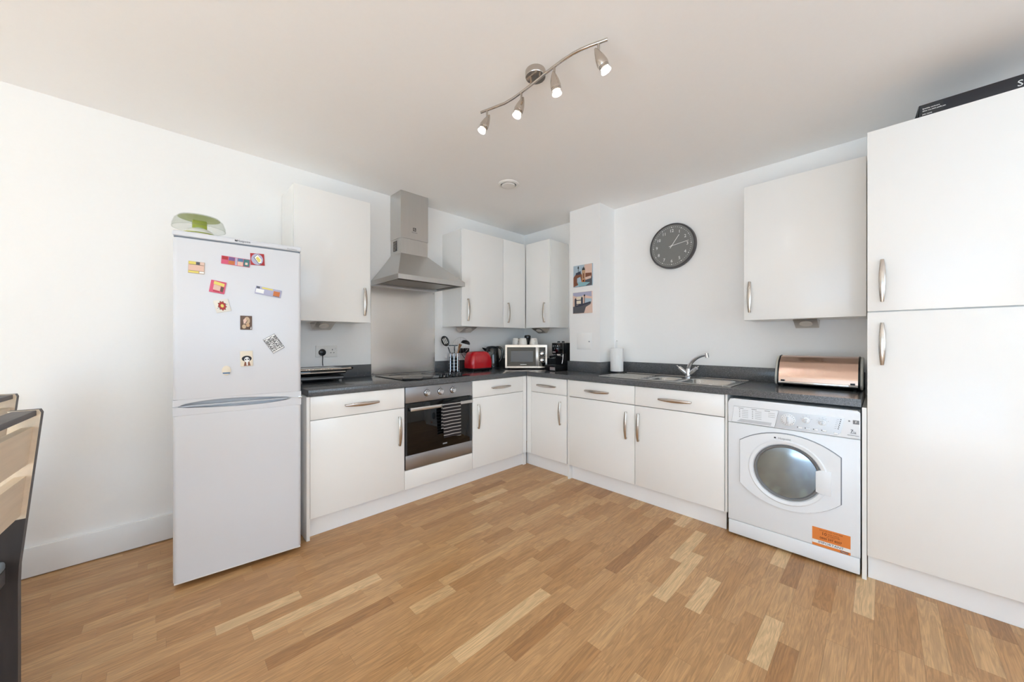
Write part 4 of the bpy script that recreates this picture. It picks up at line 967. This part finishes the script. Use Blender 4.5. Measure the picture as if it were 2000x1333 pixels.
hd.ring_loft([oval(c0, .052, .036, .004), oval(c0, .046, .031, .004), oval(c0, .030, .02, -.004)], False, True)
hh = obj('head', hd, 'black_plastic', t)
for s in (-.014, 0, .014):
    a = [c0+ax*u_+sd*(s+v_)+nn*q_ for q_ in (-.0085, -.0068) for u_, v_ in ((-.028, -.003), (.028, -.003), (.028, .003), (-.028, .003))]
    obj('slot', MB().ring_loft([a[:4], a[4:]]), 'lamp_lens', hh, ang=0)
t = thing('spatula', 'black flat-topped turner standing in the utensil holder', 'spatula', U(.006, .05))
obj('handle', MB().tube([U(.0, .03, .01), U(.004, .245, .02)], .005, 8), 'black_plastic', t)
mb = MB(); a, b_ = U(-.050, .246, .02), U(.034, .246, .02); nF = Vector((FW[0], FW[1], 0))
mb.ring_loft([[a-nF*.016, a+nF*.016, a+nF*.016+Vector((0, 0, .010)), a-nF*.016+Vector((0, 0, .010))], [b_-nF*.016, b_+nF*.016, b_+nF*.016+Vector((0, 0, .010)), b_-nF*.016+Vector((0, 0, .010))]])
obj('blade', mb, 'black_plastic', t)
t = thing('ladle', 'black ladle leaning right in the utensil holder', 'ladle', U(.02, .05))
obj('handle', MB().tube([U(.012, .03, -.015), U(.035, .17, -.015), U(.062, .235, -.012), U(.075, .262, -.01)], [.004, .005, .005, .006], 8), 'wood_spoon', t)
q = Matrix.Translation(U(.112, .268, -.01)) @ Matrix.Rotation(math.radians(-44.3), 4, 'Z') @ Matrix.Rotation(math.radians(14), 4, 'Y')
obj('bowl', MB().lathe([(.044, 0), (.042, .015), (.032, .028), (.014, .035), (0, .036), (0, .033), (.013, .032), (.030, .025), (.039, .013), (.041, 0)], q, 28, False, False), 'black_plastic', t)
t = thing('wooden_spoon', 'brown wooden spoon standing in the utensil holder', 'spoon', U(.02, .05))
obj('handle', MB().tube([U(.016, .03, .006), U(.035, .165, .006), U(.048, .22, .012)], .0055, 8), 'wood_spoon', t)
obj('head', MB().tube([U(.047, .21, .012), U(.051, .235, .014), U(.054, .258, .014), U(.056, .27, .014)], [.006, .011, .010, .004], 10).xf(Matrix.Identity(4)), 'wood_spoon', t)
t = thing('strainer', 'round fine wire strainer with thin metal rim behind the other utensils', 'strainer', U(.02, .05, .03))
LM = Matrix.Translation(U(.055, .252, .080)) @ Matrix.Rotation(math.radians(-44.3), 4, 'Z') @ Matrix.Rotation(math.radians(86), 4, 'X')
for k in range(-2, 3):
    c_ = math.sqrt(.078**2-(.026*k)**2); obj('wire', MB().tube([LM @ Vector((.026*k, c_*math.sin(a_), .03*math.cos(a_)*c_/.078)) for a_ in [-PI/2+PI*j/12 for j in range(13)]], .0008, 6), 'steel', t)
obj('rim', MB().tube([LM @ Vector((.078*math.cos(2*PI*k/40), .078*math.sin(2*PI*k/40), .0)) for k in range(40)], .0016, 8, closed=True), 'steel', t)
obj('handle', MB().tube([LM @ Vector((-.02, -.0754, 0)), U(.022, .12, .034), U(.008, .03, .026)], .0035, 8), 'steel', t)

# ------------------------------------------------------------------ toaster
tx0, tx1, ty0, ty1 = 2.137, 2.40, 2.730, 2.885
t = thing('toaster', 'glossy red two-slice toaster on a black base', 'toaster', (2.268, 2.81, ZT))
obj('base', box(tx0+.006, tx1-.006, ty0+.006, ty1-.006, ZT+.012, ZT+.032, bev=.006), 'black_plastic', t)
rings = []
for z, ins, r in ((.030, .004, .035), (.060, 0, .036), (.110, .002, .038), (.150, .010, .042), (.176, .024, .045), (.188, .042, .045), (.192, .056, .04)):
    rings.append([(p[0], p[1], ZT+z) for p in rrect(tx0+ins*.8, tx1-ins*1.25, ty0+ins*.55, ty1-ins*.55, max(.012, r-ins*.35), 6)])
obj('shell', MB().ring_loft(rings), 'red_gloss', t, ang=60)
for y in (2.785, 2.83): obj('slot', box(tx0+.07, tx1-.09, y-.011, y+.011, ZT+.1922, ZT+.1935), 'dark_grey', t)
obj('lever', box(tx1-.004, tx1+.014, 2.795, 2.82, ZT+.10, ZT+.115, bev=.003), 'black_plastic', t)
for x in (tx0+.03, tx1-.03):
    for y in (ty0+.025, ty1-.025): obj('foot', MB().cyl((x, y, ZT+.0003), (x, y, ZT+.014), .010, n=14), 'rubber', t)

# ------------------------------------------------------------------ kettle
kx, ky = 2.504, 2.866
t = thing('kettle', 'black electric jug kettle with grey water gauge', 'kettle', (kx, ky, ZT))
KM = Matrix.Translation((kx, ky, ZT+.0012)) @ Matrix.Rotation(math.radians(-44.3), 4, 'Z')
obj('power_base', MB().lathe([(0, .0005), (.080, .0005), (.080, .012), (.074, .020), (0, .020)], KM, 40), 'black_plastic', t)
obj('jug', MB().lathe([(0, .0205), (.077, .0205), (.078, .045), (.073, .13), (.066, .205), (.063, .215), (0, .215)], KM, 40), 'black_gloss', t)
obj('lid', MB().lathe([(0, .2155), (.062, .2155), (.060, .228), (.045, .238), (.012, .243), (0, .243)], KM, 40), 'black_plastic', t)
obj('spout', MB().ring_loft([[KM @ Vector(v) for v in ring] for ring in ([(-.055, -.028, .165), (-.055, .028, .165), (-.055, .030, .2145), (-.055, -.030, .2145)], [(-.102, -.008, .216), (-.102, .008, .216), (-.104, .009, .226), (-.104, -.009, .226)])]), 'black_gloss', t)
obj('handle', MB().tube([KM @ Vector(v) for v in bez([(.045, 0, .228), (.115, 0, .245), (.135, 0, .15), (.072, 0, .075)], 16)], .0125, 12), 'black_gloss', t, ang=60)
obj('water_gauge', MB().prism([(-.013, .045), (.013, .045), (.012, .185), (-.012, .185)], 'y', -.0785, -.068).xf(KM @ Matrix.Translation((-.02, 0, 0))), 'mid_grey', t)

# ------------------------------------------------------------------ microwave with mugs
mx_, my_ = camxy(.147, 3.755)
mw = thing('microwave', 'silver microwave with black door and two dials in the corner', 'microwave', (mx_, my_, ZT), math.atan2(RT[1], RT[0]))
W2, HT = .2175, .243
obj('case', box(-W2, W2, .012, .315, .014, HT+.012, bev=.004), 'steel', mw, local=True)
obj('front_frame', MB().box(-W2, W2, 0, .0115, .014, .032).box(-W2, W2, 0, .0115, HT-.012, HT+.012).box(-W2, -W2+.018, 0, .0115, .032, HT-.012).box(W2-.016, W2, 0, .0115, .032, HT-.012), 'nickel', mw, local=True)
md = obj('door', box(-W2+.0185, .128, .001, .0115, .0325, HT-.0125), 'black_gloss', mw, local=True)
obj('window', box(-W2+.058, .072, -.0005, .0008, .078, HT-.052), 'mid_grey', md, local=True)
obj('logo', box(-.062, .004, -.0004, .0008, .047, .0535), 'white_print', md, local=True)
obj('mark', box(-W2+.026, -W2+.045, -.0004, .0008, .047, .053), 'mid_grey', md, local=True)
hp = [(.112, -.004-.016*math.sin(PI*k/10), .034+(HT-.048)*k/10) for k in range(11)]
obj('handle', MB().ring_loft([[(p[0]-.012, p[1], p[2]), (p[0]+.012, p[1], p[2]), (p[0]+.012, p[1]+.008, p[2]), (p[0]-.012, p[1]+.008, p[2])] for p in hp]), 'steel', md, local=True)
cpn = obj('control_panel', box(.132, W2-.0165, .001, .0115, .0325, HT-.0125), 'black_gloss', mw, local=True)
obj('panel_strip', box(.1285, .1315, -.0005, .0115, .0325, HT-.0125), 'nickel', mw, local=True)
for z in (.162, .094):
    k = obj('dial', MB().lathe([(0, 0), (.023, 0), (.021, .010), (.016, .013), (0, .014)], Matrix.Translation((.166, .0005, z)) @ Matrix.Rotation(PI/2, 4, 'X'), 28), 'chrome', cpn, local=True)
    obj('dial_grip', box(.163, .169, -.020, -.0135, z-.018, z+.018, bev=.001), 'nickel', k, local=True)
    for i in range(7):
        a = math.radians(-30+40*i); obj('dial_mark', box(.166+.029*math.cos(a)-.0015, .166+.029*math.cos(a)+.0015, -.0001, .0008, z+.029*math.sin(a)-.0015, z+.029*math.sin(a)+.0015), 'white_print', cpn, local=True)
for x in (-.18, .18):
    for y in (.05, .27): obj('foot', MB().cyl((x, y, .0003), (x, y, .0145), .012, n=14), 'rubber', mw, local=True)
MWM = Matrix.Translation((mx_, my_, ZT)) @ Matrix.Rotation(math.atan2(RT[1], RT[0]), 4, 'Z')
ztop = HT+.0125
def mug(label, x, y, ang):
    p = MWM @ Vector((x, y, ztop)); t = thing('mug', label, 'mug', p, group='mugs on the microwave')
    M = Matrix.Translation(p)
    obj('cup', MB().lathe([(.041, 0), (.044, .001), (.044, .012), (.040, .045), (.034, .068), (.030, .071), (.0, .071), (0, .066), (.029, .066), (.036, .045), (.040, .012), (.041, 0)], M, 36, False, False), 'ceramic', t)
    a = math.radians(ang); d = Vector((RT[0]*math.cos(a)-FW[0]*math.sin(a), RT[1]*math.cos(a)-FW[1]*math.sin(a), 0))
    obj('handle', MB().tube([p+d*r+Vector((0, 0, z)) for r, z in ((.041, .016), (.056, .018), (.064, .030), (.060, .045), (.050, .053), (.037, .053))], .0045, 10), 'ceramic', t, ang=60)
mug('white mug upside down on the microwave, leftmost of three', -.103, .19, 250)
mug('middle upside-down white mug on the microwave, its handle facing left', -.030, .10, 195)
mug('white mug upside down on the microwave, right of the black grinder', .087, .12, 80)
p = MWM @ Vector((.022, .19, ztop))
solo('pepper_grinder', MB().lathe([(0, 0), (.020, 0), (.021, .01), (.024, .03), (.033, .065), (.036, .085), (.033, .098), (.024, .104), (0, .105)], Matrix.Translation(p), 32), 'black_gloss', 'black waisted grinder between the white mugs on the microwave', 'grinder', p)

# ------------------------------------------------------------------ coffee machine
cm = thing('coffee_machine', 'black espresso coffee machine between microwave and column', 'coffee machine', (2.95, 2.265, ZT))
y0, y1 = 2.200, 2.338
obj('base', box(2.735, 3.10, y0, y1, ZT+.004, ZT+.045, bev=.006), 'black_plastic', cm)
obj('drip_tray', MB().box(2.722, 2.85, y0+.006, y1-.006, ZT+.0455, ZT+.058, bev=.002), 'black_plastic', cm)
obj('tray_front', box(2.731, 2.7345, y0+.008, y0+.070, ZT+.010, ZT+.040), 'steel', cm)
obj('column', box(2.90, 3.10, y0, y1, ZT+.0455, ZT+.275, bev=.004), 'black_plastic', cm)
hd = obj('head', box(2.845, 2.899, y0, y1, ZT+.165, ZT+.275, bev=.004), 'black_gloss', cm)
for yy, z in ((2.315, .245), (2.29, .247), (2.262, .246), (2.235, .247), (2.30, .215), (2.268, .218)): obj('button', MB().cyl((2.8448, yy, ZT+z), (2.841, yy, ZT+z), .0045, n=12), 'chrome', hd)
obj('badge', box(2.8435, 2.8448, 2.29, 2.325, ZT+.178, ZT+.190), 'steel', hd)
obj('group_head', MB().lathe([(0, 0), (.033, 0), (.036, .010), (.030, .022), (0, .022)], Matrix.Translation((2.868, 2.255, ZT+.142)), 28), 'chrome', cm)
obj('portafilter_handle', MB().tube([(2.845, 2.262, ZT+.150), (2.79, 2.27, ZT+.143), (2.745, 2.277, ZT+.138)], [.008, .010, .012], 12), 'black_plastic', cm)
obj('steam_wand', MB().tube([(2.87, 2.215, ZT+.164), (2.862, 2.212, ZT+.12), (2.850, 2.212, ZT+.07)], .0042, 10), 'chrome', cm)
for yy in (2.245, 2.30): obj('top_knob', MB().lathe([(0, 0), (.016, 0), (.016, .012), (.010, .018), (0, .018)], Matrix.Translation((2.91, yy, ZT+.2755)), 20), 'black_plastic', cm)
obj('top_tray', box(2.87, 3.09, y0+.008, y1-.008, ZT+.2752, ZT+.2785), 'steel', cm)
for x in (2.75, 3.08):
    for yy in (y0+.015, y1-.015): obj('foot', MB().cyl((x, yy, ZT+.0003), (x, yy, ZT+.0045), .009, n=12), 'rubber', cm)

# ------------------------------------------------------------------ dining chairs (seen from behind, facing the window)
def chair(label, bx, yfar, width=.54):
    """bx: back edge of the rear posts at the floor, yfar: outer face of the far post"""
    t = thing('dining_chair', label, 'chair', (bx, yfar, 0), math.radians(-4.2), 'dining chairs')
    def prof(z):                                # back edge of the post at height z
        return bx+.0015 if z < .40 else bx+.0015+(z-.40)*.092
    zs = [0, .05, .20, .36, .42, .50, .58, .66, .76, .86, .945, .957]
    for yo in (yfar-.028, yfar-width):
        mb = MB(); rings = []
        for z in zs:
            x = prof(z)-(.006 if z > .95 else 0); wd = .098 if z < .45 else .098-.030*min(1, (z-.45)/.12)
            rings.append([(x, yo, z), (x, yo+.028, z), (x-wd, yo+.028, z), (x-wd, yo, z)])
        mb.ring_loft(rings)
        for f in mb.bm.faces:
            n = f.normal if f.normal.length else Vector((0, 0, 1)); f.normal_update(); c_ = f.calc_center_median()
            f.material_index = 1 if (abs(f.normal.y) > .8 and c_.z > .58) else (2 if abs(f.normal.y) > .8 else 0)
        obj('rear_post', mb, ['grey_stain', 'pine', 'dark_stain'], t, ang=25)
    ya, yb = yfar-width+.0285, yfar-.0285
    def bar(name, z0, z1, inset, th, m):
        a, b_ = prof(z0)-inset, prof(z1)-inset
        mb = MB().prism([(a, z0), (b_, z1), (b_-th, z1), (a-th, z0)], 'y', ya, yb); return obj(name, mb, m, t, ang=20)
    xr = prof(.945)
    obj('top_rail', MB().box(xr-.066, xr-.010, ya, yb, .9355, .9555, bev=.002), 'grey_stain', t)
    bar('slat', .768, .897, .013, .026, 'pine')
    bar('slat', .592, .728, .013, .026, 'pine')
    sx1 = prof(.44)-.030
    obj('seat_frame', MB().box(sx1-.40, sx1-.07, ya-.02, ya+.002, .37, .418).box(sx1-.40, sx1-.07, yb-.002, yb+.02, .37, .418).box(sx1-.42, sx1-.40, ya-.02, yb+.02, .37, .418).box(sx1-.02, sx1, ya, yb, .37, .418), 'grey_stain', t, ang=20)
    obj('cushion', box(sx1-.43, sx1+.004, ya+.003, yb-.003, .419, .452, bev=.012, seg=3), 'cushion', t)
    for yo in (yfar-width+.002, yfar-.042): obj('front_leg', box(sx1-.445, sx1-.405, yo, yo+.04, 0, .3695), 'dark_stain', t)
chair('grey-stained wooden dining chair with pale slats, nearest at the left edge', -.351, 2.120)
chair('grey-stained wooden dining chair with pale slats, the farther one by the wall', -.518, 2.800, .50)
